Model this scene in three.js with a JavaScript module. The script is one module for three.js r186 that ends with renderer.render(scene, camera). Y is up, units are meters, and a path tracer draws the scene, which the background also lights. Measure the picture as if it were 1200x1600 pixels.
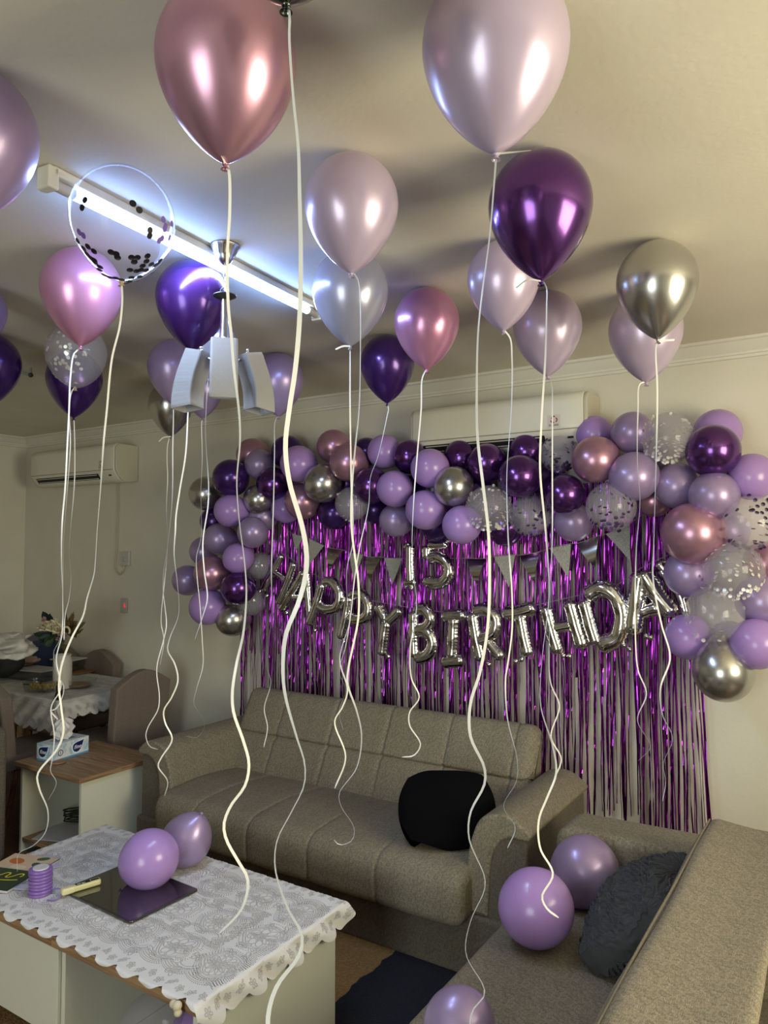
import * as THREE from 'three';
import { RoundedBoxGeometry } from 'three/addons/geometries/RoundedBoxGeometry.js';
import { mergeGeometries, toCreasedNormals } from 'three/addons/utils/BufferGeometryUtils.js';
import { RectAreaLightUniformsLib } from 'three/addons/lights/RectAreaLightUniformsLib.js';
RectAreaLightUniformsLib.init();

// ------------------------------------------------------------------ camera, sky, daylight, exposure
const F = 1150, YAW = 32.8 * Math.PI / 180, PITCH = Math.atan(55 / F), EYE = 1.70;
const CEIL = 2.65, BACK = -3.7, LEFT = -6.11, RIGHT = 1.7, FRONT = 2.6;
const scene = new THREE.Scene();
const camera = new THREE.PerspectiveCamera(2 * Math.atan(800 / F) * 180 / Math.PI, 0.75, 0.05, 60);
camera.position.set(0, EYE, 0);
camera.lookAt(-Math.sin(YAW) * Math.cos(PITCH), EYE + Math.sin(PITCH), -Math.cos(YAW) * Math.cos(PITCH));
scene.add(camera);
scene.background = new THREE.Color().setRGB(0.75, 0.85, 1.0);
scene.backgroundIntensity = 1.0;
const renderer = new THREE.WebGLRenderer({ antialias: true });
renderer.toneMapping = THREE.LinearToneMapping;
renderer.toneMappingExposure = 1.0;
renderer.shadowMap.enabled = true;

const TUBE_GLOW = 42, TUBE_LIGHT = 150;
// daylight of the two windows behind the camera: an area light of the size of each opening, just inside it
const WIN1 = { z: -1.55, y: 1.74, w: 1.35, h: 1.2 };           // in the right wall
const WIN2 = { x: -0.8, y: 1.2, w: 1.5, h: 1.9 };              // in the front wall
const dayRight = new THREE.RectAreaLight(new THREE.Color().setRGB(1.0, 0.90, 0.60), 14.5, WIN1.w, WIN1.h);
dayRight.position.set(RIGHT - 0.04, WIN1.y, WIN1.z); dayRight.lookAt(LEFT, WIN1.y, WIN1.z);
const dayFront = new THREE.RectAreaLight(new THREE.Color().setRGB(0.93, 1.0, 0.92), 7.0, WIN2.w, WIN2.h);
dayFront.position.set(WIN2.x, WIN2.y, FRONT - 0.04); dayFront.lookAt(WIN2.x, WIN2.y, BACK);
scene.add(dayRight, dayFront);

// ------------------------------------------------------------------ helpers
let seed = 12345;
const rnd = () => { seed |= 0; seed = seed + 0x6D2B79F5 | 0; let t = Math.imul(seed ^ seed >>> 15, 1 | seed); t = t + Math.imul(t ^ t >>> 7, 61 | t) ^ t; return ((t ^ t >>> 14) >>> 0) / 4294967296; };
const rr = (a, b) => a + (b - a) * rnd();
const V = (x, y, z) => new THREE.Vector3(x, y, z);
const RX = V(Math.cos(YAW), 0, -Math.sin(YAW));
const FW = V(-Math.sin(YAW) * Math.cos(PITCH), Math.sin(PITCH), -Math.cos(YAW) * Math.cos(PITCH));
const UP = new THREE.Vector3().crossVectors(RX, FW);
const ray = (x, y) => FW.clone().addScaledVector(RX, (x - 600) / F).addScaledVector(UP, (800 - y) / F);
const at = (x, y, d) => ray(x, y).multiplyScalar(d).add(V(0, EYE, 0));                 // the point seen at a pixel, d metres ahead
const onZ = (x, y, z) => { const r = ray(x, y); return r.multiplyScalar(z / r.z).add(V(0, EYE, 0)); };
const onY = (x, y, h) => { const r = ray(x, y); return r.multiplyScalar((h - EYE) / r.y).add(V(0, EYE, 0)); };

const names = new Map();
function numbered(n) { const k = names.get(n) ?? 0; names.set(n, k + 1); return k ? n + '_' + String(k).padStart(3, '0') : n; }
function shadows(m) { m.castShadow = true; m.receiveShadow = true; return m; }
function thing(name, label, category, pos = [0, 0, 0], turn = 0, group) {
  const o = new THREE.Group(); o.name = numbered(name); o.position.set(...pos); o.rotation.y = turn;
  o.userData = { label, category }; if (group) o.userData.group = group; scene.add(o); return o;
}
function part(name, geo, mat, parent, pos, rot) {
  const m = shadows(new THREE.Mesh(geo, mat)); m.name = name;
  if (pos) m.position.set(...pos); if (rot) m.rotation.set(...rot);
  parent.add(m); return m;
}
function solo(name, geo, mat, label, category, group, pos) {
  const m = part(numbered(name), geo, mat, scene, pos); m.userData = { label, category }; if (group) m.userData.group = group; return m;
}
function struct(name, geos, mat, parent = scene) {
  const m = part(name, Array.isArray(geos) ? merge(geos) : geos, mat, parent); if (parent === scene) m.userData = { kind: 'structure' }; return m;
}
function clean(g) { g = g.index ? g.toNonIndexed() : g.clone(); for (const k of Object.keys(g.attributes)) if (!['position', 'normal', 'uv'].includes(k)) g.deleteAttribute(k); if (!g.attributes.normal) g.computeVertexNormals(); if (!g.attributes.uv) g.setAttribute('uv', new THREE.Float32BufferAttribute(new Float32Array(g.attributes.position.count * 2), 2)); return g; }
const merge = (a) => mergeGeometries(a.map(clean));
function box(x0, x1, y0, y1, z0, z1, r = 0) {
  const w = Math.abs(x1 - x0), h = Math.abs(y1 - y0), d = Math.abs(z1 - z0);
  const g = r ? new RoundedBoxGeometry(w, h, d, 3, Math.min(r, w / 2.01, h / 2.01, d / 2.01)) : new THREE.BoxGeometry(w, h, d);
  g.translate((x0 + x1) / 2, (y0 + y1) / 2, (z0 + z1) / 2);
  const p = g.attributes.position, n = g.attributes.normal, uv = g.attributes.uv;      // uv in metres
  for (let i = 0; i < p.count; i++) { const ax = Math.abs(n.getX(i)), ay = Math.abs(n.getY(i)), az = Math.abs(n.getZ(i)); if (ay >= ax && ay >= az) uv.setXY(i, p.getX(i), p.getZ(i)); else if (ax >= az) uv.setXY(i, p.getZ(i), p.getY(i)); else uv.setXY(i, p.getX(i), p.getY(i)); }
  return g;
}
function tube(pts, r, rad = 8, seg, closed = false) { const c = new THREE.CatmullRomCurve3(pts, closed, 'centripetal'); return new THREE.TubeGeometry(c, seg ?? pts.length * 6, r, rad, closed); }
function cyl(a, b, r0, r1 = r0, n = 14) { const d = b.clone().sub(a); const g = new THREE.CylinderGeometry(r1, r0, d.length(), n); g.applyQuaternion(new THREE.Quaternion().setFromUnitVectors(V(0, 1, 0), d.clone().normalize())); g.translate((a.x + b.x) / 2, (a.y + b.y) / 2, (a.z + b.z) / 2); return g; }
function roundPoly(pts, rad, n = 5) {                                                  // polygon with filleted corners
  const out = [];
  pts.forEach((p, i) => {
    const a = pts[(i + pts.length - 1) % pts.length], b = pts[(i + 1) % pts.length], r = p[2] ?? rad;
    const da = [a[0] - p[0], a[1] - p[1]], db = [b[0] - p[0], b[1] - p[1]], la = Math.hypot(...da), lb = Math.hypot(...db), k = Math.min(r, la * 0.48, lb * 0.48);
    if (k < 1e-4) { out.push([p[0], p[1]]); return; }
    const s = [p[0] + da[0] / la * k, p[1] + da[1] / la * k], e = [p[0] + db[0] / lb * k, p[1] + db[1] / lb * k];
    for (let j = 0; j <= n; j++) { const t = j / n, u = 1 - t; out.push([u * u * s[0] + 2 * u * t * p[0] + t * t * e[0], u * u * s[1] + 2 * u * t * p[1] + t * t * e[1]]); }
  });
  return out;
}
function dense(prof, step) { const o = []; prof.forEach((p, i) => { const q = prof[(i + 1) % prof.length], l = Math.hypot(q[0] - p[0], q[1] - p[1]), n = Math.max(1, Math.ceil(l / step)); for (let k = 0; k < n; k++) o.push([p[0] + (q[0] - p[0]) * k / n, p[1] + (q[1] - p[1]) * k / n]); }); return o; }
function loft(prof, stations, map, bulge) {                                            // closed profile swept over stations [t, inset]
  const N = prof.length, nor = prof.map((p, i) => { const a = prof[(i + N - 1) % N], b = prof[(i + 1) % N], d = [b[0] - a[0], b[1] - a[1]], l = Math.hypot(...d) || 1; return [d[1] / l, -d[0] / l]; });
  let area = 0; prof.forEach((p, i) => { const q = prof[(i + 1) % N]; area += p[0] * q[1] - p[1] * q[0]; }); const sg = area > 0 ? 1 : -1;
  const pos = [], uv = [], idx = []; const arc = [0]; for (let i = 1; i <= N; i++) { const p = prof[i - 1], q = prof[i % N]; arc.push(arc[i - 1] + Math.hypot(q[0] - p[0], q[1] - p[1])); }
  for (const [t, ins] of stations) for (let i = 0; i <= N; i++) { const k = i % N, e = ins - (bulge ? bulge(t, prof[k], nor[k]) : 0); pos.push(...map(prof[k][0] - sg * nor[k][0] * e, prof[k][1] - sg * nor[k][1] * e, t)); uv.push(t, arc[i]); }
  for (let s = 0; s + 1 < stations.length; s++) for (let i = 0; i < N; i++) { const a = s * (N + 1) + i, b = a + 1, c = a + N + 1, d = c + 1; sg > 0 ? idx.push(a, b, c, b, d, c) : idx.push(a, c, b, b, c, d); }
  const caps = THREE.ShapeUtils.triangulateShape(prof.map((q) => new THREE.Vector2(q[0], q[1])), []), same = sg > 0;
  for (const s of [0, stations.length - 1]) { const o = pos.length / 3; for (let i = 0; i < N; i++) { const q = (s * (N + 1) + i) * 3; pos.push(pos[q], pos[q + 1], pos[q + 2]); uv.push(prof[i][0], prof[i][1]); } for (const [a, b, c] of caps) (s ? same : !same) ? idx.push(o + a, o + b, o + c) : idx.push(o + c, o + b, o + a); }
  const g = new THREE.BufferGeometry(); g.setAttribute('position', new THREE.Float32BufferAttribute(pos, 3)); g.setAttribute('uv', new THREE.Float32BufferAttribute(uv, 2)); g.setIndex(idx);
  // turn the faces outwards
  const A = V(), B = V(), C = V(); let vol = 0; for (let i = 0; i < idx.length; i += 3) { A.fromArray(pos, idx[i] * 3); B.fromArray(pos, idx[i + 1] * 3); C.fromArray(pos, idx[i + 2] * 3); vol += A.dot(B.cross(C)); }
  if (vol < 0) { for (let i = 0; i < idx.length; i += 3) { const t = idx[i]; idx[i] = idx[i + 1]; idx[i + 1] = t; } g.setIndex(idx); }
  g.computeVertexNormals();
  const nn = g.attributes.normal; for (let s = 0; s < stations.length; s++) { const a = s * (N + 1), b = a + N; const x = nn.getX(a) + nn.getX(b), y = nn.getY(a) + nn.getY(b), z = nn.getZ(a) + nn.getZ(b), l = Math.hypot(x, y, z) || 1; nn.setXYZ(a, x / l, y / l, z / l); nn.setXYZ(b, x / l, y / l, z / l); }
  return g;
}
function stations(t0, t1, r, seams = [], depth = 0.014, w = 0.018, step = 0.12) {       // rounded ends, grooves at the seams
  const s = []; const n = r > 0 ? 5 : 0;
  for (let i = 0; i <= n; i++) { const a = n ? i / n * Math.PI / 2 : Math.PI / 2; s.push([t0 + r * (1 - Math.cos(Math.PI / 2 - a)) * 0 + r * (1 - Math.cos(a)), r * (1 - Math.sin(a))]); }
  const cuts = [...seams].sort((a, b) => a - b);
  for (let t = t0 + r + step; t < t1 - r; t += step) if (cuts.every((c) => Math.abs(c - t) > w * 1.3)) s.push([t, 0]);
  for (const c of cuts) s.push([c - w, 0], [c - w * 0.4, depth * 0.55], [c, depth], [c + w * 0.4, depth * 0.55], [c + w, 0]);
  for (let i = n; i >= 0; i--) { const a = n ? i / n * Math.PI / 2 : Math.PI / 2; s.push([t1 - r * (1 - Math.cos(a)), r * (1 - Math.sin(a))]); }
  return s.sort((a, b) => a[0] - b[0]);
}
const alongX = (a, b, t) => [t, b, a];      // profile in (z, y)
const alongZ = (a, b, t) => [a, b, t];      // profile in (x, y)

// ------------------------------------------------------------------ noise, textures, materials
function hash(x, y, s) { let h = Math.imul(x, 374761393) + Math.imul(y, 668265263) + Math.imul(s, 982451653); h = Math.imul(h ^ h >>> 13, 1274126177); return ((h ^ h >>> 16) >>> 0) / 4294967296; }
function vnoise(x, y, s, per) { const xi = Math.floor(x), yi = Math.floor(y), fx = x - xi, fy = y - yi, w = (t) => t * t * (3 - 2 * t), m = (v) => ((v % per) + per) % per, h = (a, b) => hash(m(a), m(b), s); const a = h(xi, yi), b = h(xi + 1, yi), c = h(xi, yi + 1), d = h(xi + 1, yi + 1), u = w(fx), v = w(fy); return a + (b - a) * u + (c - a) * v + (a - b - c + d) * u * v; }
function dataTex(n, fn, srgb = true) { const d = new Uint8Array(n * n * 4); for (let y = 0; y < n; y++) for (let x = 0; x < n; x++) { const c = fn(x, y); const o = (y * n + x) * 4; d[o] = c[0]; d[o + 1] = c[1]; d[o + 2] = c[2]; d[o + 3] = 255; } const t = new THREE.DataTexture(d, n, n); t.wrapS = t.wrapT = THREE.RepeatWrapping; t.magFilter = THREE.LinearFilter; t.minFilter = THREE.LinearMipmapLinearFilter; t.generateMipmaps = true; if (srgb) t.colorSpace = THREE.SRGBColorSpace; t.needsUpdate = true; return t; }
function rep(t, u, v = u) { t = t.clone(); t.repeat.set(u, v); t.needsUpdate = true; return t; }
const rgb = (r, g, b) => new THREE.Color().setRGB(r, g, b);
const std = (color, roughness = 0.6, o = {}) => new THREE.MeshStandardMaterial({ color, roughness, ...o });
const phy = (color, roughness = 0.4, o = {}) => new THREE.MeshPhysicalMaterial({ color, roughness, ...o });

// woven heather: coarse threads of mixed tone, one tile is 6 cm
const weaveFn = (x, y) => { const tx = x >> 2, ty = y >> 2, warp = ((tx + ty) & 1); const a = warp ? hash(tx, ty >> 2, 3) : hash(tx >> 2, ty, 7); const b = vnoise(x / 16, y / 16, 5, 16), c = hash(x, y, 9); return 0.62 * a + 0.1 * b + 0.28 * c; };
const weaveTex = (lo, hi) => dataTex(256, (x, y) => { const v = weaveFn(x, y); return lo.map((l, i) => l + (hi[i] - l) * v); });
const weaveBump = dataTex(256, (x, y) => { const v = 255 * weaveFn(x, y) * (0.6 + 0.4 * Math.abs(Math.sin(x * Math.PI / 4) * Math.sin(y * Math.PI / 4))); return [v, v, v]; }, false);
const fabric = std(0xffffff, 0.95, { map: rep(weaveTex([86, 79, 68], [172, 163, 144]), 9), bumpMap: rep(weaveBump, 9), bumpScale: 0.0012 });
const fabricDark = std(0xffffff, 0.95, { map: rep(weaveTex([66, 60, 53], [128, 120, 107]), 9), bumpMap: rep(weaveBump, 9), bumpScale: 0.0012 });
const chairCloth = std(0xffffff, 0.95, { map: rep(weaveTex([104, 92, 84], [142, 128, 118]), 14), bumpMap: rep(weaveBump, 14), bumpScale: 0.0006 });
const woodTex = (lo, hi, s) => dataTex(256, (x, y) => { const w = vnoise(x / 64, y / 6, s, 256) * 0.5 + vnoise(x / 32, y / 2, s + 1, 256) * 0.35 + vnoise(x / 8, y, s + 2, 256) * 0.15; const v = Math.min(1, Math.max(0, (w - 0.2) * 1.6)); return lo.map((l, i) => l + (hi[i] - l) * v); });
const oakTex = woodTex([120, 92, 66], [178, 146, 112], 21);
const oak = std(0xffffff, 0.5, { map: rep(oakTex, 1.5, 3) });
const legWood = std(0xffffff, 0.5, { map: rep(woodTex([150, 118, 80], [190, 156, 112], 31), 3, 3) });
const redWood = std(0xffffff, 0.5, { map: rep(woodTex([92, 52, 30], [128, 78, 46], 41), 3, 3) });
const paint = (r, g, b, s, rough = 0.85) => std(0xffffff, rough, { map: rep(dataTex(128, (x, y) => { const v = (vnoise(x / 32, y / 32, s, 4) - 0.5) * 9 + (vnoise(x / 8, y / 8, s + 1, 16) - 0.5) * 5; return [r + v, g + v, b + v]; }), 0.5), bumpMap: rep(dataTex(128, (x, y) => { const v = 128 + 90 * (vnoise(x / 4, y / 4, s + 5, 32) - 0.5) + 40 * (hash(x, y, s) - 0.5); return [v, v, v]; }, false), 3), bumpScale: 0.0008 });
const wallPaint = paint(213, 209, 196, 51);
const ceilPaint = paint(222, 216, 200, 61);
const mould = std(rgb(0.72, 0.70, 0.64), 0.6);
const whiteBoard = std(rgb(0.66, 0.67, 0.58), 0.35);
const whitePlastic = std(rgb(0.72, 0.70, 0.60), 0.38);
const blackMat = std(rgb(0.012, 0.012, 0.013), 0.6);
const chromeMetal = std(rgb(0.55, 0.55, 0.56), 0.22, { metalness: 1 });
const ribbonMat = phy(rgb(0.84, 0.83, 0.80), 0.3, { side: THREE.DoubleSide, sheen: 0.4, sheenRoughness: 0.4 });
const FOIL = phy(rgb(0.80, 0.80, 0.79), 0.09, { metalness: 1 });

// ------------------------------------------------------------------ the setting
const T = 0.15;
const floorTex = woodTex([62, 40, 24], [98, 66, 42], 71);
struct('floor', box(LEFT - T, RIGHT + T, -0.1, 0, BACK - T, FRONT + T), std(0xffffff, 0.35, { map: rep(floorTex, 0.9, 2.2) }));
struct('ceiling', box(LEFT - T, RIGHT + T, CEIL, CEIL + 0.15, BACK - T, FRONT + T), ceilPaint);
struct('wall_back', box(LEFT - T, RIGHT + T, 0, CEIL, BACK - T, BACK), wallPaint);
struct('wall_left', box(LEFT - T, LEFT, 0, CEIL, BACK, FRONT), wallPaint);
{ const y0 = WIN1.y - WIN1.h / 2, y1 = WIN1.y + WIN1.h / 2, z0 = WIN1.z - WIN1.w / 2, z1 = WIN1.z + WIN1.w / 2;
  struct('wall_right', [box(RIGHT, RIGHT + T, 0, y0, BACK, FRONT), box(RIGHT, RIGHT + T, y1, CEIL, BACK, FRONT), box(RIGHT, RIGHT + T, y0, y1, BACK, z0), box(RIGHT, RIGHT + T, y0, y1, z1, FRONT)], wallPaint);
  const w = struct('window_1', [box(RIGHT + 0.04, RIGHT + 0.1, y0, y0 + 0.05, z0, z1), box(RIGHT + 0.04, RIGHT + 0.1, y1 - 0.05, y1, z0, z1), box(RIGHT + 0.04, RIGHT + 0.1, y0, y1, z0, z0 + 0.05), box(RIGHT + 0.04, RIGHT + 0.1, y0, y1, z1 - 0.05, z1), box(RIGHT + 0.04, RIGHT + 0.1, y0, y1, WIN1.z - 0.025, WIN1.z + 0.025)], whitePlastic);
  part('pane', box(RIGHT + 0.068, RIGHT + 0.072, y0 + 0.04, y1 - 0.04, z0 + 0.04, z1 - 0.04), phy(0xffffff, 0.02, { transmission: 1, thickness: 0 }), w); }
{ const y0 = WIN2.y - WIN2.h / 2, y1 = WIN2.y + WIN2.h / 2, x0 = WIN2.x - WIN2.w / 2, x1 = WIN2.x + WIN2.w / 2;
  struct('wall_front', [box(LEFT, RIGHT, 0, y0, FRONT, FRONT + T), box(LEFT, RIGHT, y1, CEIL, FRONT, FRONT + T), box(LEFT, x0, y0, y1, FRONT, FRONT + T), box(x1, RIGHT, y0, y1, FRONT, FRONT + T)], wallPaint);
  const w = struct('window_2', [box(x0, x1, y0, y0 + 0.06, FRONT + 0.04, FRONT + 0.1), box(x0, x1, y1 - 0.06, y1, FRONT + 0.04, FRONT + 0.1), box(x0, x0 + 0.06, y0, y1, FRONT + 0.04, FRONT + 0.1), box(x1 - 0.06, x1, y0, y1, FRONT + 0.04, FRONT + 0.1), box(WIN2.x - 0.03, WIN2.x + 0.03, y0, y1, FRONT + 0.04, FRONT + 0.1)], whitePlastic);
  part('pane', box(x0 + 0.05, x1 - 0.05, y0 + 0.05, y1 - 0.05, FRONT + 0.068, FRONT + 0.072), phy(0xffffff, 0.02, { transmission: 1, thickness: 0 }), w); }
// stepped cornice along the back and the left wall
const corn = [[0, 0], [0.075, 0], [0.075, 0.012], [0.062, 0.016], [0.05, 0.03], [0.032, 0.05], [0.022, 0.058], [0.022, 0.068], [0.012, 0.07], [0.012, 0.082], [0, 0.084]];
struct('trim_1', toCreasedNormals(loft(corn.map(([a, b]) => [BACK + a, CEIL - b]), [[LEFT, 0], [RIGHT, 0]], alongX), 0.5), mould);
struct('trim_2', toCreasedNormals(loft(corn.map(([a, b]) => [LEFT + a, CEIL - b]), [[BACK, 0], [FRONT, 0]], alongZ), 0.5), mould);
struct('baseboard_back', box(LEFT, RIGHT, 0, 0.08, BACK, BACK + 0.012, 0.004), mould);
struct('baseboard_left', box(LEFT, LEFT + 0.012, 0, 0.08, BACK, FRONT, 0.004), mould);
// ------------------------------------------------------------------ rug on the floor
{ const t = thing('area_rug', 'tan rug with a deep navy band lying under the white coffee table', 'rug', [0, 0, 0]);
  const jag = []; const x0 = -1.685; for (let z = -2.9; z <= 0.6; z += 0.03) jag.push([x0 + rr(-0.012, 0.012), z]);
  const sheet = (pts, th, y) => { const s = new THREE.Shape(pts.map(([x, z]) => new THREE.Vector2(x, -z))); const g = new THREE.ExtrudeGeometry(s, { depth: th, bevelEnabled: false }); g.rotateX(-Math.PI / 2); g.translate(0, y, 0); return g; };
  const pile = dataTex(128, (x, y) => { const v = 255 * (0.5 * vnoise(x / 3, y / 3, 81, 43) + 0.5 * hash(x, y, 82)); return [v, v, v]; }, false);
  const tan = std(0xffffff, 1, { map: rep(dataTex(128, (x, y) => { const v = vnoise(x / 4, y / 4, 83, 32) * 0.6 + hash(x, y, 84) * 0.4; return [118 + 50 * v, 92 + 42 * v, 54 + 32 * v]; }), 5), bumpMap: rep(pile, 5), bumpScale: 0.004 });
  const navy = std(rgb(0.008, 0.01, 0.02), 1, { bumpMap: rep(pile, 5), bumpScale: 0.004 });
  part('rug_field', sheet([[-3.4, 0.6], [-3.4, -2.9], ...jag.slice().reverse().reverse()], 0.008, 0.001), tan, t);
  part('navy_band', sheet([...jag, [-0.75, 0.6], [-0.75, -2.9]], 0.010, 0.001), navy, t); }

// ------------------------------------------------------------------ three-seat sofa at the back wall
{ const t = thing('sofa', 'grey-brown three-seat sofa with tufted backrest in front of the purple fringe', 'sofa', [-2.21, 0, -3.0]);
  const X = (x) => x + 2.21, Z = (z) => z + 3.0;
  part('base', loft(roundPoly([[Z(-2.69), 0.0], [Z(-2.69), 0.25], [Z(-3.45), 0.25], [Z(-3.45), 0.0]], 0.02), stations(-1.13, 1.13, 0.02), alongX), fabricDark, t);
  const seatProf = dense(roundPoly([[Z(-2.60), 0.215, 0.05], [Z(-2.585), 0.43, 0.10], [Z(-2.9), 0.452, 0.1], [Z(-3.26), 0.42, 0.04], [Z(-3.26), 0.22, 0.02]], 0.05, 6), 0.05);
  part('seat_cushion', loft(seatProf, stations(-0.885, 0.885, 0.05, [-0.59, -0.23, 0.13, 0.49], 0.008, 0.014, 0.05), alongX, (x, p) => 0.0025 * Math.sin((x + 0.95) / 0.36 * Math.PI) ** 2), fabric, t);
  const bz = (y) => Z(-3.165) + (0.42 - y) * 0.52;
  const backProf = dense(roundPoly([[bz(0.38), 0.38, 0.03], [bz(0.595) + 0.006, 0.595, 0.015], [bz(0.61) - 0.014, 0.61, 0.004], [bz(0.625) + 0.006, 0.625, 0.015], [bz(0.84) + 0.0, 0.85, 0.06], [bz(0.84) - 0.1, 0.83, 0.04], [Z(-3.44), 0.40, 0.03]], 0.03, 5), 0.05);
  part('backrest', loft(backProf, stations(-0.955, 0.905, 0.06, [-0.64, -0.27, 0.085, 0.445, 0.8], 0.010, 0.014, 0.05), alongX, (x, p) => 0.0), fabric, t);
  for (const s of [-1, 1]) {
    const arm = part('armrest', loft(dense(roundPoly([[s * 0.85, 0.25, 0.01], [s * 0.865, 0.50, 0.08], [s * 0.92, 0.645, 0.07], [s * 1.05, 0.665, 0.06], [s * 1.135, 0.60, 0.02], [s * 1.12, 0.575, 0.01], [s * 1.02, 0.575, 0.06], [s * 0.965, 0.50, 0.06], [s * 0.95, 0.25, 0.01]], 0.03, 6), 0.04), stations(Z(-3.42), Z(-2.70), 0.012), alongZ), fabric, t);
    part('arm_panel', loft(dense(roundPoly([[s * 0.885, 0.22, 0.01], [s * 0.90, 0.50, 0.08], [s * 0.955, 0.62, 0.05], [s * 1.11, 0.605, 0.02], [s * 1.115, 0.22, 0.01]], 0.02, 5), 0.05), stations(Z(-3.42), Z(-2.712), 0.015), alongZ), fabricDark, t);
  }
}
// second sofa, along the right, its back towards the camera
{ const t = thing('sofa', 'grey-brown sofa at the right edge, seen over its pale sunlit backrest', 'sofa', [-0.6, 0, -1.8]);
  const X = (x) => x + 0.6, Z = (z) => z + 1.8;
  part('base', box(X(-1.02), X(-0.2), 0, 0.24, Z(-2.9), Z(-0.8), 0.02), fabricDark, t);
  part('seat_cushion', loft(dense(roundPoly([[X(-1.06), 0.22, 0.03], [X(-1.065), 0.43, 0.05], [X(-0.8), 0.446, 0.1], [X(-0.45), 0.42, 0.03], [X(-0.45), 0.22, 0.02]], 0.03, 5), 0.06), stations(Z(-2.705), Z(-0.85), 0.03, [Z(-1.75)], 0.01, 0.02, 0.08), alongZ), fabric, t);
  part('armrest', loft(dense(roundPoly([[X(-1.01), 0.22, 0.02], [X(-0.985), 0.655, 0.06], [X(-0.2), 0.665, 0.05], [X(-0.2), 0.22, 0.02]], 0.05, 5), 0.06), stations(Z(-2.93), Z(-2.715), 0.03), alongZ), fabric, t);
  const bp = dense(roundPoly([[X(-0.62), 0.40, 0.03], [X(-0.455), 0.775, 0.05], [X(-0.425), 0.81, 0.03], [X(-0.3), 0.795, 0.1], [X(-0.185), 0.80, 0.025], [X(-0.36), 0.12, 0.02], [X(-0.55), 0.12, 0.02]], 0.03, 5), 0.04);
  const back = part('backrest', loft(bp, stations(Z(-2.71), Z(-0.9), 0.05, [], 0, 0, 0.06), alongZ, (z, p) => 0.004 * Math.sin(z * 7.3) * (p[1] > 0.6 ? 1 : 0)), fabric, t);
  part('piping', tube([...Array(16)].map((_, i) => V(X(-0.437), 0.803 + 0.002 * Math.sin(i), Z(-2.66 + i * 0.115))), 0.0035, 6), fabric, t);
}
// the edge of a grey upholstered seat that just enters the picture at the left
{ const c = at(11, 1200, 3.8); const t = thing('armchair', 'corner of a grey upholstered armchair cut by the left edge of the photo', 'armchair', [c.x - 0.36, 0, c.z + 0.27]);
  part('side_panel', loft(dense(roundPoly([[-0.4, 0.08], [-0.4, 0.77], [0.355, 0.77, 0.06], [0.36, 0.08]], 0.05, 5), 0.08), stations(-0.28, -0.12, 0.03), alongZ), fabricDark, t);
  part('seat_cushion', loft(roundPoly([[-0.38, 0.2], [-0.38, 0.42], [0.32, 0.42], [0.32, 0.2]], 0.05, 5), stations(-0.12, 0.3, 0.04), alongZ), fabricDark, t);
}

// ------------------------------------------------------------------ lace cloths
function laceTexture(w, h, mx, my, draw) { const c = document.createElement('canvas'); c.width = w; c.height = h; const g = c.getContext('2d'); draw(g, w, h); const t = new THREE.CanvasTexture(c); t.wrapS = t.wrapT = THREE.ClampToEdgeWrapping; return t; }
function flower(g, x, y, r, n, a0 = 0) { for (let i = 0; i < n; i++) { const a = a0 + i / n * 6.2832; g.beginPath(); g.ellipse(x + Math.cos(a) * r * 0.6, y + Math.sin(a) * r * 0.6, r * 0.36, r * 0.24, a, 0, 6.2832); g.stroke(); } g.beginPath(); g.arc(x, y, r * 0.2, 0, 6.2832); g.stroke(); }
function netting(g, x0, y0, x1, y1, s, r) { let k = 0; for (let y = y0; y < y1; y += s, k++) for (let x = x0 + (k & 1) * s / 2; x < x1; x += s) { g.beginPath(); g.ellipse(x, y, r, r * 0.7, 0.5, 0, 6.2832); g.fill(); } }
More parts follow.
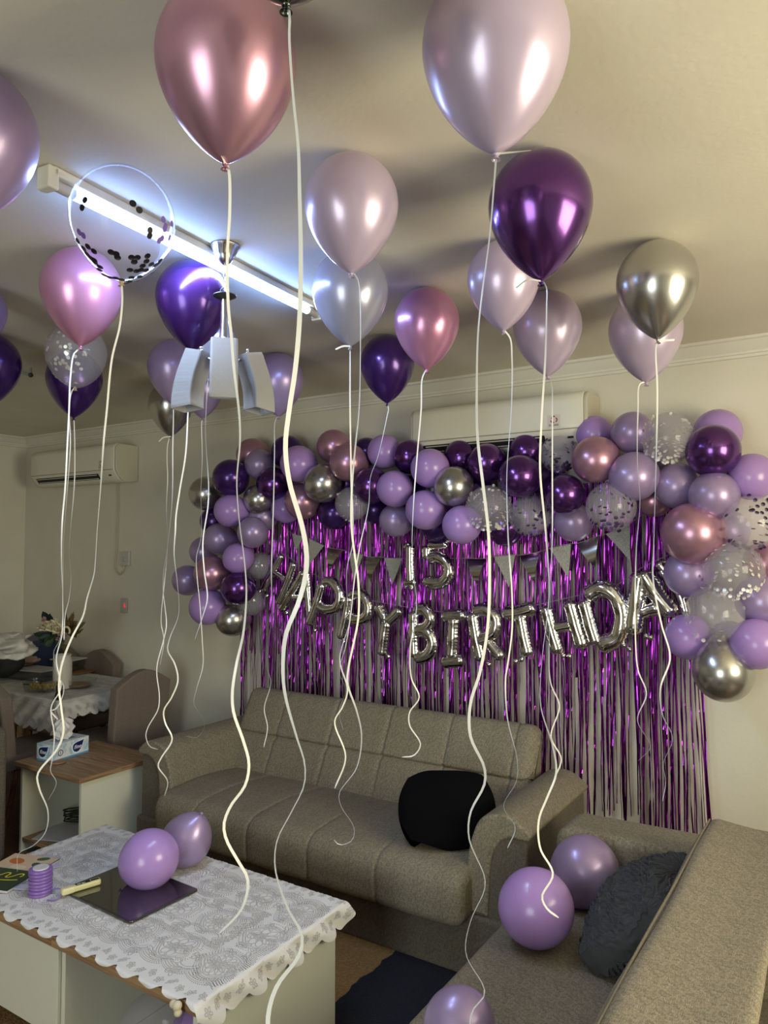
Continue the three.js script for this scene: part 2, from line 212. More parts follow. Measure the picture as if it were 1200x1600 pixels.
const drawLace = (bump) => (g, w, h) => {
  g.fillStyle = bump ? '#909090' : '#f4f4f4'; g.fillRect(0, 0, w, h);
  const hole = bump ? '#202020' : '#101010', line = bump ? '#303030' : '#b0b0b0', cord = bump ? '#f0f0f0' : '#ffffff'; g.fillStyle = hole;
  const b = 0.045 * w, s = w / 210, lw = w / 1100;
  for (const [o, n] of [[b * 1.25, 5], [b * 3.6, 4]]) { netting(g, o, o, w - o, o + n * s, s, s * 0.27); netting(g, o, h - o - n * s, w - o, h - o, s, s * 0.27); netting(g, o, o, o + n * s, h - o, s, s * 0.27); netting(g, w - o - n * s, o, w - o, h - o, s, s * 0.27); }
  const both = (fn) => { g.strokeStyle = cord; g.lineWidth = lw * 3.2; fn(); g.strokeStyle = line; g.lineWidth = lw * 1.3; fn(); };
  const ring = (m, step, r, n) => { for (let x = m; x <= w - m; x += step) for (const y of [m, h - m]) flower(g, x, y, r, n, x); for (let y = m + step; y < h - m; y += step) for (const x of [m, w - m]) flower(g, x, y, r, n, y); };
  both(() => ring(b * 0.6, w / 34, w / 100, 5)); both(() => ring(b * 2.75, w / 24, w / 62, 5));
  const arcs = (off, n, rx, ry, flip) => { for (let k = 0; k < n; k++) { const x = b * off + (k + 0.5) * (w - 2 * b * off) / n; for (const y of [b * off, h - b * off]) { g.beginPath(); g.ellipse(x, y, rx, ry, 0, flip ^ (y > h / 2) ? Math.PI : 0, flip ^ (y > h / 2) ? 6.2832 : Math.PI); g.stroke(); } } const m = Math.round(n * h / w); for (let k = 0; k < m; k++) { const y = b * off + (k + 0.5) * (h - 2 * b * off) / m; for (const x of [b * off, w - b * off]) { g.beginPath(); g.ellipse(x, y, ry, rx, 0, -Math.PI / 2, Math.PI / 2); g.stroke(); } } };
  both(() => arcs(2.0, 16, w / 38, w / 70, 1)); both(() => arcs(2.15, 16, w / 46, w / 90, 1)); both(() => arcs(4.2, 12, w / 28, w / 40, 0)); both(() => arcs(4.2, 12, w / 34, w / 56, 0));
  for (let i = 0; i < 7; i++) for (let j = 0; j < 3; j++) {
    const x = w * (0.11 + 0.13 * i), y = h * (0.25 + 0.25 * j), R = w * 0.05;
    g.fillStyle = hole; for (let a = 0; a < 60; a++) for (const q of [0.98, 1.07, 1.16]) { const an = a / 60 * 6.2832 + q * 9; if (((i + j) & 1) && (a % 15) > 9) continue; g.beginPath(); g.arc(x + Math.cos(an) * R * q, y + Math.sin(an) * R * q, s * 0.22, 0, 6.2832); g.fill(); }
    both(() => { for (const q of [0.9, 0.78]) { g.beginPath(); g.arc(x, y, R * q, 0, 6.2832); g.stroke(); } flower(g, x, y, R * 0.72, (i + j) & 1 ? 8 : 12, 0.2 * i); flower(g, x, y, R * 0.34, 8); });
    if (i < 6) both(() => { flower(g, x + w * 0.065, y + h * 0.125, R * 0.42, 6, i); flower(g, x + w * 0.065, y - h * 0.125, R * 0.36, 5, j); });
    if (i < 6 && j < 2) netting(g, x + w * 0.04, y + h * 0.06, x + w * 0.09, y + h * 0.1, s, s * 0.2);
  }
};
const laceAlpha = laceTexture(2048, 1024, 1, 1, drawLace(false)), laceBump = laceTexture(2048, 1024, 1, 1, drawLace(true));
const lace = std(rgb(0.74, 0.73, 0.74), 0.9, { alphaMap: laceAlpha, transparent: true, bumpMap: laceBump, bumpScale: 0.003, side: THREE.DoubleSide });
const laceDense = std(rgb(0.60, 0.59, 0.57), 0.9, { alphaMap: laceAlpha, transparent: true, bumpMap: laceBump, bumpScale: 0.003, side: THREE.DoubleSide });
// a sheet over a table top: x0..x1, z0..z1 are the top's edges, over = [left, right, back, front] overhang
function cloth(x0, x1, z0, z1, y, over, scal, nscx, nscz, fold = 0.004) {
  const nu = 260, nv = 150, pos = [], uv = [], idx = [];
  for (let j = 0; j <= nv; j++) for (let i = 0; i <= nu; i++) {
    const u = i / nu, v = j / nv; const sx = Math.abs(Math.sin(u * Math.PI * nscx)) ** 0.6, sz = Math.abs(Math.sin(v * Math.PI * nscz)) ** 0.6;
    const xl = x0 - over[0] + scal * (1 - sz), xr = x1 + over[1] - scal * (1 - sz), zb = z0 - over[2] + scal * (1 - sx), zf = z1 + over[3] - scal * (1 - sx);
    let x = xl + (xr - xl) * u, z = zb + (zf - zb) * v, h = y; const e = 0.004;
    const ox = x > x1 + e ? x - x1 - e : x < x0 - e ? x - x0 + e : 0, oz = z > z1 + e ? z - z1 - e : z < z0 - e ? z - z0 + e : 0, dr = Math.hypot(ox, oz);
    if (ox || oz) { const k = 0.22, wave = 0.012 * Math.sin((x * 3 + z * 2.6) * 14) * Math.min(1, dr / 0.04); h -= dr * 0.96; if (ox) x = (ox > 0 ? x1 + e : x0 - e) + ox * k + Math.sign(ox) * (wave + 0.004); if (oz) z = (oz > 0 ? z1 + e : z0 - e) + oz * k + Math.sign(oz) * (wave + 0.004); }
    else h += fold * (vnoise(x * 9, z * 9, 91, 999) - 0.3) * 0.6 + 0.0006 * Math.sin(x * 60 + 3 * z);
    pos.push(x, Math.max(h, y - 0.3), z); uv.push(u, v);
  }
  for (let j = 0; j < nv; j++) for (let i = 0; i < nu; i++) { const a = j * (nu + 1) + i, b = a + 1, c = a + nu + 1, d = c + 1; idx.push(a, c, b, b, c, d); }
  const g = new THREE.BufferGeometry(); g.setAttribute('position', new THREE.Float32BufferAttribute(pos, 3)); g.setAttribute('uv', new THREE.Float32BufferAttribute(uv, 2)); g.setIndex(idx); g.computeVertexNormals(); return g;
}

// ------------------------------------------------------------------ coffee table
const CT = { x0: -2.88, x1: -1.555, z0: -2.16, z1: -1.465 };
{ const t = thing('coffee_table', 'low white coffee table with a wood-edged top, draped in white lace', 'table', [(CT.x0 + CT.x1) / 2, 0, (CT.z0 + CT.z1) / 2]);
  const cx = (CT.x0 + CT.x1) / 2, cz = (CT.z0 + CT.z1) / 2, b = (a, c, d, e, f, g, r = 0.002) => box(a - cx, c - cx, d, e, f - cz, g - cz, r);
  part('tabletop', b(CT.x0, CT.x1, 0.415, 0.448, CT.z0, CT.z1, 0.003), oak, t);
  part('side_panel', b(-1.578, -1.56, 0.01, 0.415, -2.11, -1.475), whiteBoard, t);
  part('side_panel', b(-2.875, -2.857, 0.01, 0.415, -2.11, -1.475), whiteBoard, t);
  part('divider', b(-2.19, -2.172, 0.03, 0.415, -2.11, -1.485), whiteBoard, t);
  part('back_panel', b(-2.857, -1.578, 0.03, 0.415, -2.11, -2.096), whiteBoard, t);
  part('cupboard_door', b(-2.853, -2.194, 0.13, 0.408, -1.492, -1.474), whiteBoard, t);
  part('bottom_panel', b(-2.857, -2.19, 0.13, 0.148, -2.096, -1.493), whiteBoard, t);
  part('bottom_panel', b(-2.172, -1.578, 0.012, 0.03, -2.096, -1.49), whiteBoard, t); }
solo('lace_tablecloth', cloth(CT.x0, CT.x1, CT.z0, CT.z1, 0.4515, [0.04, 0.08, 0.035, 0.016], 0.026, 14, 8), lace, 'white lace cloth with scalloped edge over the low coffee table', 'tablecloth');

// ------------------------------------------------------------------ things on the coffee table
{ const P = [onY(102, 1396, 0.456), onY(205, 1442, 0.456), onY(309, 1393, 0.456), onY(196, 1346, 0.456)];
  const c = P.reduce((a, p) => a.add(p), V(0, 0, 0)).multiplyScalar(0.25); const a = Math.atan2(-(P[1].z - P[0].z + P[2].z - P[3].z), P[1].x - P[0].x + P[2].x - P[3].x);
  const w = (P[1].distanceTo(P[0]) + P[2].distanceTo(P[3])) / 2, d = (P[2].distanceTo(P[1]) + P[3].distanceTo(P[0])) / 2;
  const t = thing('serving_board', 'glossy black rectangular board lying on the lace cloth under a balloon', 'board', [c.x, 0.455, c.z], a);
  const s = new THREE.Shape(); const hw = w / 2, hd = d / 2, r = 0.012; s.moveTo(-hw + r, -hd); s.lineTo(hw - r, -hd); s.quadraticCurveTo(hw, -hd, hw, -hd + r); s.lineTo(hw, hd - r); s.quadraticCurveTo(hw, hd, hw - r, hd); s.lineTo(-hw + r, hd); s.quadraticCurveTo(-hw, hd, -hw, hd - r); s.lineTo(-hw, -hd + r); s.quadraticCurveTo(-hw, -hd, -hw + r, -hd);
  const g = new THREE.ExtrudeGeometry(s, { depth: 0.004, bevelEnabled: true, bevelSize: 0.0015, bevelThickness: 0.0015, bevelSegments: 2 }); g.rotateX(-Math.PI / 2);
  part('board', g, phy(rgb(0.012, 0.012, 0.013), 0.08, { clearcoat: 1, clearcoatRoughness: 0.05 }), t, [0, 0.0015, 0]);
  const s2 = new THREE.ShapeGeometry(s); s2.rotateX(-Math.PI / 2); s2.scale(0.97, 1, 0.97); part('mirror_face', s2, phy(rgb(0.20, 0.20, 0.205), 0.06, { metalness: 1 }), t, [0, 0.0075, 0]); }
function canvasTex(w, h, draw) { const c = document.createElement('canvas'); c.width = w; c.height = h; draw(c.getContext('2d'), w, h); const t = new THREE.CanvasTexture(c); t.colorSpace = THREE.SRGBColorSpace; return t; }
const flat = (w, h) => { const g = new THREE.PlaneGeometry(w, h); g.rotateX(-Math.PI / 2); return g; };
{ // marker pen
  const a = onY(96, 1394, 0.474), b = onY(157, 1376, 0.474), m = a.clone().add(b).multiplyScalar(0.5), L = a.distanceTo(b);
  const t = thing('marker_pen', 'cream tube with a black printed label lying across the black board', 'marker', [m.x, 0.474, m.z], Math.atan2(-(b.z - a.z), b.x - a.x));
  const cream = std(rgb(0.62, 0.58, 0.30), 0.4);
  part('barrel', box(-L / 2, L / 2, -0.011, 0.011, -0.013, 0.013, 0.008), cream, t);
  part('cap', box(-L / 2 - 0.002, -L / 2 + 0.045, -0.012, 0.012, -0.014, 0.014, 0.008), std(rgb(0.66, 0.62, 0.36), 0.4), t);
  part('label', flat(L * 0.62, 0.019), std(0xffffff, 0.5, { map: canvasTex(256, 48, (g, w, h) => { g.fillStyle = '#15161c'; g.fillRect(0, 0, w, h); g.strokeStyle = '#d9d6a0'; g.lineWidth = 5; g.strokeRect(160, 4, 94, 40); g.fillStyle = '#e8e6d8'; g.font = 'bold 34px sans-serif'; g.fillText('all-go', 14, 36); }) }), t, [L * 0.16, 0.0115, 0]); }
{ // spool of ribbon
  const p = onY(63, 1397, 0.452), t = thing('ribbon_spool', 'stack of shiny purple ribbon rolls with a white hub on the lace cloth', 'ribbon spool', [p.x, 0.453, p.z]);
  const sat = phy(rgb(0.23, 0.13, 0.44), 0.28, { sheen: 0.5 }), n = 8, H = 0.092, R = 0.04;
  for (let i = 0; i < n; i++) part('ribbon_roll', new THREE.LatheGeometry([[0.02, 0.0], [R - 0.002, 0.0], [R, 0.0015], [R + 0.0006, H / n / 2], [R, H / n - 0.002], [R - 0.0025, H / n - 0.0005], [0.02, H / n - 0.0005]].map((q) => new THREE.Vector2(...q)), 40), sat, t, [rr(-0.0015, 0.0015), i * H / n, rr(-0.0015, 0.0015)]);
  part('hub', new THREE.LatheGeometry([[0, 0.002], [0.004, 0.002], [0.005, 0.004], [0.026, 0.004], [0.027, 0.002], [0.027, 0]].map((q) => new THREE.Vector2(...q)), 32), std(rgb(0.6, 0.58, 0.62), 0.4), t, [0, H - 0.0005, 0]);
  part('ribbon_tail', tube([V(0.035, 0.02, -0.02), V(0.06, 0.012, -0.05), V(0.09, 0.02, -0.03), V(0.1, 0.005, 0), V(0.07, 0.003, 0.02)], 0.0022, 6), sat, t); }
{ // book
  const p = onY(22, 1368, 0.46), t = thing('magazine', 'magazine with dark green cover and yellow script at the left of the lace cloth', 'magazine', [p.x - 0.035, 0.453, p.z - 0.01], 0.32);
  part('pages', box(-0.105, 0.103, 0.001, 0.011, -0.14, 0.14, 0.002), std(rgb(0.6, 0.58, 0.66), 0.8), t);
  part('cover', box(-0.106, 0.106, 0.011, 0.0125, -0.142, 0.142, 0.0005), std(rgb(0.02, 0.05, 0.03), 0.3), t);
  part('cover_print', flat(0.208, 0.28), std(0xffffff, 0.35, { map: canvasTex(416, 560, (g, w, h) => {
    g.fillStyle = '#1e3a2a'; g.fillRect(0, 0, w, h); g.fillStyle = '#cdb49a'; g.fillRect(0, 0, w, 250);
    g.fillStyle = '#c06a34'; g.beginPath(); g.ellipse(120, 120, 70, 46, 0.3, 0, 7); g.fill(); g.fillStyle = '#2c5a3c'; g.beginPath(); g.ellipse(330, 150, 60, 34, 0.5, 0, 7); g.fill(); g.beginPath(); g.ellipse(300, 40, 50, 30, -0.4, 0, 7); g.fill(); g.fillStyle = '#d8c8b0'; g.beginPath(); g.ellipse(210, 210, 70, 30, 0, 0, 7); g.fill();
    g.strokeStyle = '#e6d52a'; g.lineWidth = 13; g.lineCap = 'round'; g.beginPath(); g.moveTo(120, 330); g.bezierCurveTo(60, 400, 150, 420, 190, 340); g.bezierCurveTo(200, 300, 250, 300, 240, 350); g.bezierCurveTo(230, 400, 280, 390, 300, 330); g.bezierCurveTo(320, 290, 370, 300, 350, 350); g.stroke(); g.beginPath(); g.moveTo(100, 420); g.bezierCurveTo(180, 440, 280, 430, 360, 400); g.stroke();
    g.fillStyle = '#e8e8e4'; g.fillRect(60, 480, 90, 50); g.fillStyle = '#222'; for (let i = 0; i < 16; i++) g.fillRect(66 + i * 5, 485, 2 + (i % 3), 38); }) }), t, [0, 0.0132, 0]);
  const q = onY(45, 1383, 0.46); const s = solo('paper_strip', box(-0.06, 0.06, 0, 0.003, -0.02, 0.02, 0.001), std(rgb(0.56, 0.54, 0.66), 0.7), 'folded lilac white paper strip sticking out beside the magazine', 'paper', null, [q.x, 0.455, q.z + 0.01]); s.rotation.y = 0.5;
  const q2 = onY(88, 1347, 0.46); const s2 = solo('paper_strip', box(-0.075, 0.075, 0, 0.002, -0.018, 0.018, 0.001), std(rgb(0.50, 0.46, 0.62), 0.7), 'loose lilac strip lying behind the purple ribbon rolls', 'paper', null, [q2.x - 0.03, 0.456, q2.z]); s2.rotation.y = -0.35; }
{ // little knot of cloth at the near corner of the table
  const p = onY(294, 1561, 0.435); const t = thing('cotton_pompom', 'small cream cotton tassel at the near corner of the coffee table', 'tassel', [p.x, 0.435, CT.z1 + 0.018]);
  for (const [x, y, z, r] of [[-0.012, 0.004, 0, 0.011], [0.006, 0.006, 0.002, 0.013], [0.01, -0.01, 0.003, 0.011], [0.0, -0.002, -0.003, 0.012]]) part('tuft', new THREE.IcosahedronGeometry(r, 2), std(rgb(0.62, 0.56, 0.42), 0.95), t, [x, y, z]); }

// ------------------------------------------------------------------ side table with a tissue box
{ const t = thing('side_table', 'small open white side table with an oak top left of the sofa', 'table', [-3.72, 0, -2.66]);
  const b = (a, c, d, e, f, g, r = 0.002) => box(a + 3.72, c + 3.72, d, e, f + 2.66, g + 2.66, r);
  part('tabletop', b(-4.02, -3.42, 0.475, 0.5, -2.93, -2.40, 0.003), oak, t);
  part('side_panel', b(-4.0, -3.98, 0, 0.475, -2.91, -2.43), whiteBoard, t);
  part('side_panel', b(-3.465, -3.445, 0, 0.475, -2.91, -2.43), whiteBoard, t);
  part('back_panel', b(-3.98, -3.465, 0.05, 0.475, -2.91, -2.895), whiteBoard, t);
  part('shelf', b(-3.98, -3.465, 0.06, 0.078, -2.895, -2.435), oak, t); }
{ const a = onY(45, 1185, 0.5), b = onY(72, 1190, 0.5); const W = 0.13, L = 0.25, H = 0.095; const ang = 0.12; 
  const t = thing('tissue_box', 'white and pale blue tissue box standing on the oak side table', 'tissue box', [-3.885, 0.5, -2.615], ang);
  const print = (w, h, small) => canvasTex(w, h, (g) => { g.fillStyle = '#e4e8ea'; g.fillRect(0, 0, w, h); g.fillStyle = '#8fc0dc'; for (let i = 0; i < 26; i++) { g.globalAlpha = 0.25 + 0.3 * rnd(); g.beginPath(); g.ellipse(rnd() * w, rnd() * h * 0.8, 14 + rnd() * 30, 6 + rnd() * 16, rnd() * 3, 0, 7); g.fill(); } g.globalAlpha = 1; g.fillStyle = '#5aa2d0'; g.fillRect(0, h - 14, w, 14);
    const cx = small ? w * 0.38 : w * 0.68, cy = h * 0.46, s = h / 128; for (const [k, col] of [[1.18, '#ffffff'], [1, '#2a6aa8'], [0.86, '#131a55']]) { g.fillStyle = col; g.beginPath(); g.moveTo(cx - 44 * s * k, cy - 18 * s * k); g.bezierCurveTo(cx - 20 * s * k, cy - 42 * s * k, cx + 30 * s * k, cy - 34 * s * k, cx + 62 * s * k, cy - 44 * s * k); g.bezierCurveTo(cx + 48 * s * k, cy - 4 * s * k, cx + 34 * s * k, cy + 40 * s * k, cx - 6 * s * k, cy + 42 * s * k); g.bezierCurveTo(cx - 44 * s * k, cy + 40 * s * k, cx - 56 * s * k, cy + 6 * s * k, cx - 44 * s * k, cy - 18 * s * k); g.fill(); }
    g.fillStyle = '#fff'; g.font = `bold italic ${Math.round(38 * s)}px sans-serif`; g.fillText('fine', cx - 36 * s, cy + 16 * s); if (!small) { g.fillStyle = '#2a2a5a'; g.beginPath(); g.arc(w * 0.2, h * 0.55, 24 * s, 0, 7); g.fill(); g.fillStyle = '#e8ecf0'; g.beginPath(); g.arc(w * 0.2, h * 0.55, 18 * s, 0, 7); g.fill(); g.fillStyle = '#2a2a5a'; g.font = `bold ${Math.round(26 * s)}px sans-serif`; g.fillText('2', w * 0.2 - 8 * s, h * 0.55 + 9 * s); } });
  part('carton', box(-W / 2, W / 2, 0, H, -L / 2, L / 2, 0.002), std(rgb(0.55, 0.66, 0.74), 0.5), t);
  const f = new THREE.PlaneGeometry(W * 0.99, H * 0.99); part('front_print', f, std(0xffffff, 0.5, { map: print(180, 128, true) }), t, [0, H / 2, L / 2 + 0.0006]);
  const s = new THREE.PlaneGeometry(L * 0.99, H * 0.99); part('side_print', s, std(0xffffff, 0.5, { map: print(340, 128, false) }), t, [W / 2 + 0.0006, H / 2, 0], [0, Math.PI / 2, 0]);
  part('slot', box(-0.03, 0.03, H - 0.001, H + 0.001, -0.07, 0.07, 0.0005), std(rgb(0.2, 0.28, 0.36), 0.6), t);
  const tis = new THREE.SphereGeometry(1, 40, 24); { const p = tis.attributes.position; for (let i = 0; i < p.count; i++) { let x = p.getX(i), y = p.getY(i), z = p.getZ(i); const an = Math.atan2(z, x), f = 0.55 + 0.45 * (y * 0.5 + 0.5); const k = 1 + 0.28 * Math.sin(an * 5 + y * 4) + 0.15 * Math.sin(an * 9 - y * 6); p.setXYZ(i, x * 0.045 * k * f, 0.055 + y * 0.06 + 0.012 * Math.sin(an * 3), z * 0.06 * k * f); } tis.computeVertexNormals(); }
  solo('tissue', tis, std(rgb(0.7, 0.69, 0.68), 0.95, { side: THREE.DoubleSide }), 'crumpled white tissue pulled out of the box', 'tissue', null, [-3.885, 0.5 + H - 0.006, -2.615]); }
{ const p = onY(90, 1191, 0.503); const m = new THREE.TorusGeometry(0.042, 0.0045, 8, 36); m.rotateX(Math.PI / 2); const d = new THREE.CylinderGeometry(0.042, 0.042, 0.003, 36); solo('coaster', merge([m, d]), std(rgb(0.30, 0.17, 0.10), 0.6), 'round brown wooden coaster lying on the oak side table', 'coaster', null, [p.x, 0.506, p.z]); }
{ const t = solo('paper_sheets', merge([box(-0.17, 0.05, 0, 0.003, -0.13, 0.13, 0.001), box(-0.12, 0.1, 0.003, 0.006, -0.1, 0.14, 0.001)]), std(rgb(0.55, 0.54, 0.6), 0.8), 'white papers lying on the low shelf of the side table', 'papers', null, [-3.80, 0.0785, -2.63]); t.rotation.y = 0.4;
  const coil = []; for (let i = 0; i < 60; i++) { const a = i / 12 * 6.283; coil.push(V(Math.cos(a) * (0.07 + 0.008 * Math.sin(i)), 0.02 + 0.0012 * i + 0.012 * Math.sin(a + 1), Math.sin(a) * (0.05 + 0.006 * Math.cos(i * 1.3)))); }
  solo('cable', tube(coil, 0.004, 6, 240), blackMat, 'coiled black cable on the papers in the side table', 'cable', null, [-3.89, 0.086, -2.70]);
  const c = solo('charger', merge([box(-0.05, 0.05, 0, 0.05, -0.035, 0.035, 0.01), box(-0.02, 0.0, 0.04, 0.06, -0.01, 0.01, 0.004)]), blackMat, 'black charger block beside the coiled cable on the low shelf', 'charger', null, [-3.76, 0.086, -2.72]); c.rotation.y = 0.3; }

// ------------------------------------------------------------------ cushions
function pillow(w, h, t, n, wr, cq = 0.5) { const g = new THREE.SphereGeometry(1, n * 2, n); const p = g.attributes.position; for (let i = 0; i < p.count; i++) { let x = p.getX(i), y = p.getY(i), z = p.getZ(i); const rx = Math.hypot(x, y) || 1e-6, m = Math.max(Math.abs(x), Math.abs(y)) || 1e-6; const k = Math.min(rx / m, 1.42); const q = Math.acos(Math.min(1, Math.abs(z))) / (Math.PI / 2); let u = x / rx * q * (1 + cq * (k - 1)), v = y / rx * q * (1 + cq * (k - 1)); const puff = Math.pow(Math.max(0, 1 - u * u), 0.55) * Math.pow(Math.max(0, 1 - v * v), 0.55); const s = Math.sign(z) || 1; p.setXYZ(i, u * w / 2, v * h / 2, s * (t / 2 * puff + wr(u, v) * Math.min(1, puff * 3))); } g.computeVertexNormals(); return g; }
{ const t = thing('throw_cushion', 'black velvet cushion leaning in the right corner of the back sofa', 'cushion', [-1.515, 0.575, -2.85], 0.55);
  part('cover', pillow(0.42, 0.34, 0.20, 48, (u, v) => 0.006 * Math.sin(u * 5 + v * 3) + 0.004 * Math.sin(u * 3 - v * 9), 0.22), phy(rgb(0.003, 0.003, 0.004), 1, { specularIntensity: 0.15 }), t, [0, 0, 0], [-0.7, 0, 0.04]); }
{ const t = thing('throw_cushion', 'dark grey pleated velvet cushion leaning on the right sofa backrest', 'cushion', [-0.60, 0.56, -2.43]);
  const grey = phy(rgb(0.045, 0.047, 0.055), 0.85, { sheen: 0.5, sheenColor: rgb(0.35, 0.36, 0.42), sheenRoughness: 0.45, bumpMap: rep(dataTex(256, (x, y) => { const f = vnoise(x / 5, y / 40, 101, 51) * 0.7 + vnoise(x / 2, y / 20, 103, 128) * 0.3; return [255 * f, 255 * f, 255 * f]; }, false), 3, 2), bumpScale: 0.02 });
  const cov = part('cover', pillow(0.50, 0.38, 0.24, 72, (u, v) => 0.007 * Math.sin((u * 1.0 + 0.25 * Math.sin(v * 7)) * 46) + 0.003 * Math.sin(u * 17 + v * 23) + 0.003 * Math.sin(v * 31 - u * 5)), grey, t); const bx = V(0.05, 0.05, 1).normalize(), by = V(0.74, 0.67, -0.05), bz = new THREE.Vector3().crossVectors(bx, by).normalize(); by.crossVectors(bz, bx).normalize(); cov.quaternion.setFromRotationMatrix(new THREE.Matrix4().makeBasis(bx, by, bz)); }

{ const t = thing('storage_bag', 'dark bag with a tan stripe on the floor behind the right sofa, barely visible', 'bag', [-0.02, 0, -1.75]);
  part('bag', box(-0.16, 0.2, 0, 0.34, -0.3, 0.3, 0.04), std(rgb(0.012, 0.014, 0.022), 0.8), t); part('stripe', box(-0.163, 0.203, 0.2, 0.24, -0.303, 0.303, 0.01), std(rgb(0.3, 0.24, 0.15), 0.8), t); }
// ------------------------------------------------------------------ fluorescent tube and the unlit pendant lamp
{ const a = onY(75, 284, 2.612), b = onY(497, 493, 2.612), dir = b.clone().sub(a), L = dir.length(), m = a.clone().add(b).multiplyScalar(0.5);
  const t = thing('fluorescent_light', 'lit white fluorescent tube batten mounted on the ceiling', 'ceiling light', [m.x, 2.612, m.z], Math.atan2(dir.x, dir.z));
  part('batten', box(-0.024, 0.024, 0.014, CEIL - 2.612 - 0.001, -L / 2, L / 2, 0.004), whitePlastic, t);
  for (const s of [-1, 1]) { part('end_cap', merge([box(-0.024, 0.024, -0.022, 0.036, s * L / 2 - 0.016, s * L / 2 + 0.016, 0.006)]), whitePlastic, t); part('tube_collar', cyl(V(0, 0, s * (L / 2 - 0.014)), V(0, 0, s * (L / 2 - 0.075)), 0.0145, 0.0145, 20), std(rgb(0.5, 0.48, 0.44), 0.4), t); }
  part('tube', cyl(V(0, 0, -L / 2 + 0.075), V(0, 0, L / 2 - 0.075), 0.0135, 0.0135, 20), std(rgb(0.8, 0.85, 0.9), 0.4, { emissive: rgb(0.26, 0.45, 1.0), emissiveIntensity: TUBE_GLOW }), t);
  const l = new THREE.RectAreaLight(rgb(0.64, 0.80, 1.0), TUBE_LIGHT, 0.026, L - 0.16); l.position.copy(m).setY(2.612 - 0.016); l.lookAt(m.x, 0, m.z); l.rotateZ(0); scene.add(l);
  l.up.set(dir.x, 0, dir.z).normalize(); l.lookAt(m.x, 0, m.z); }
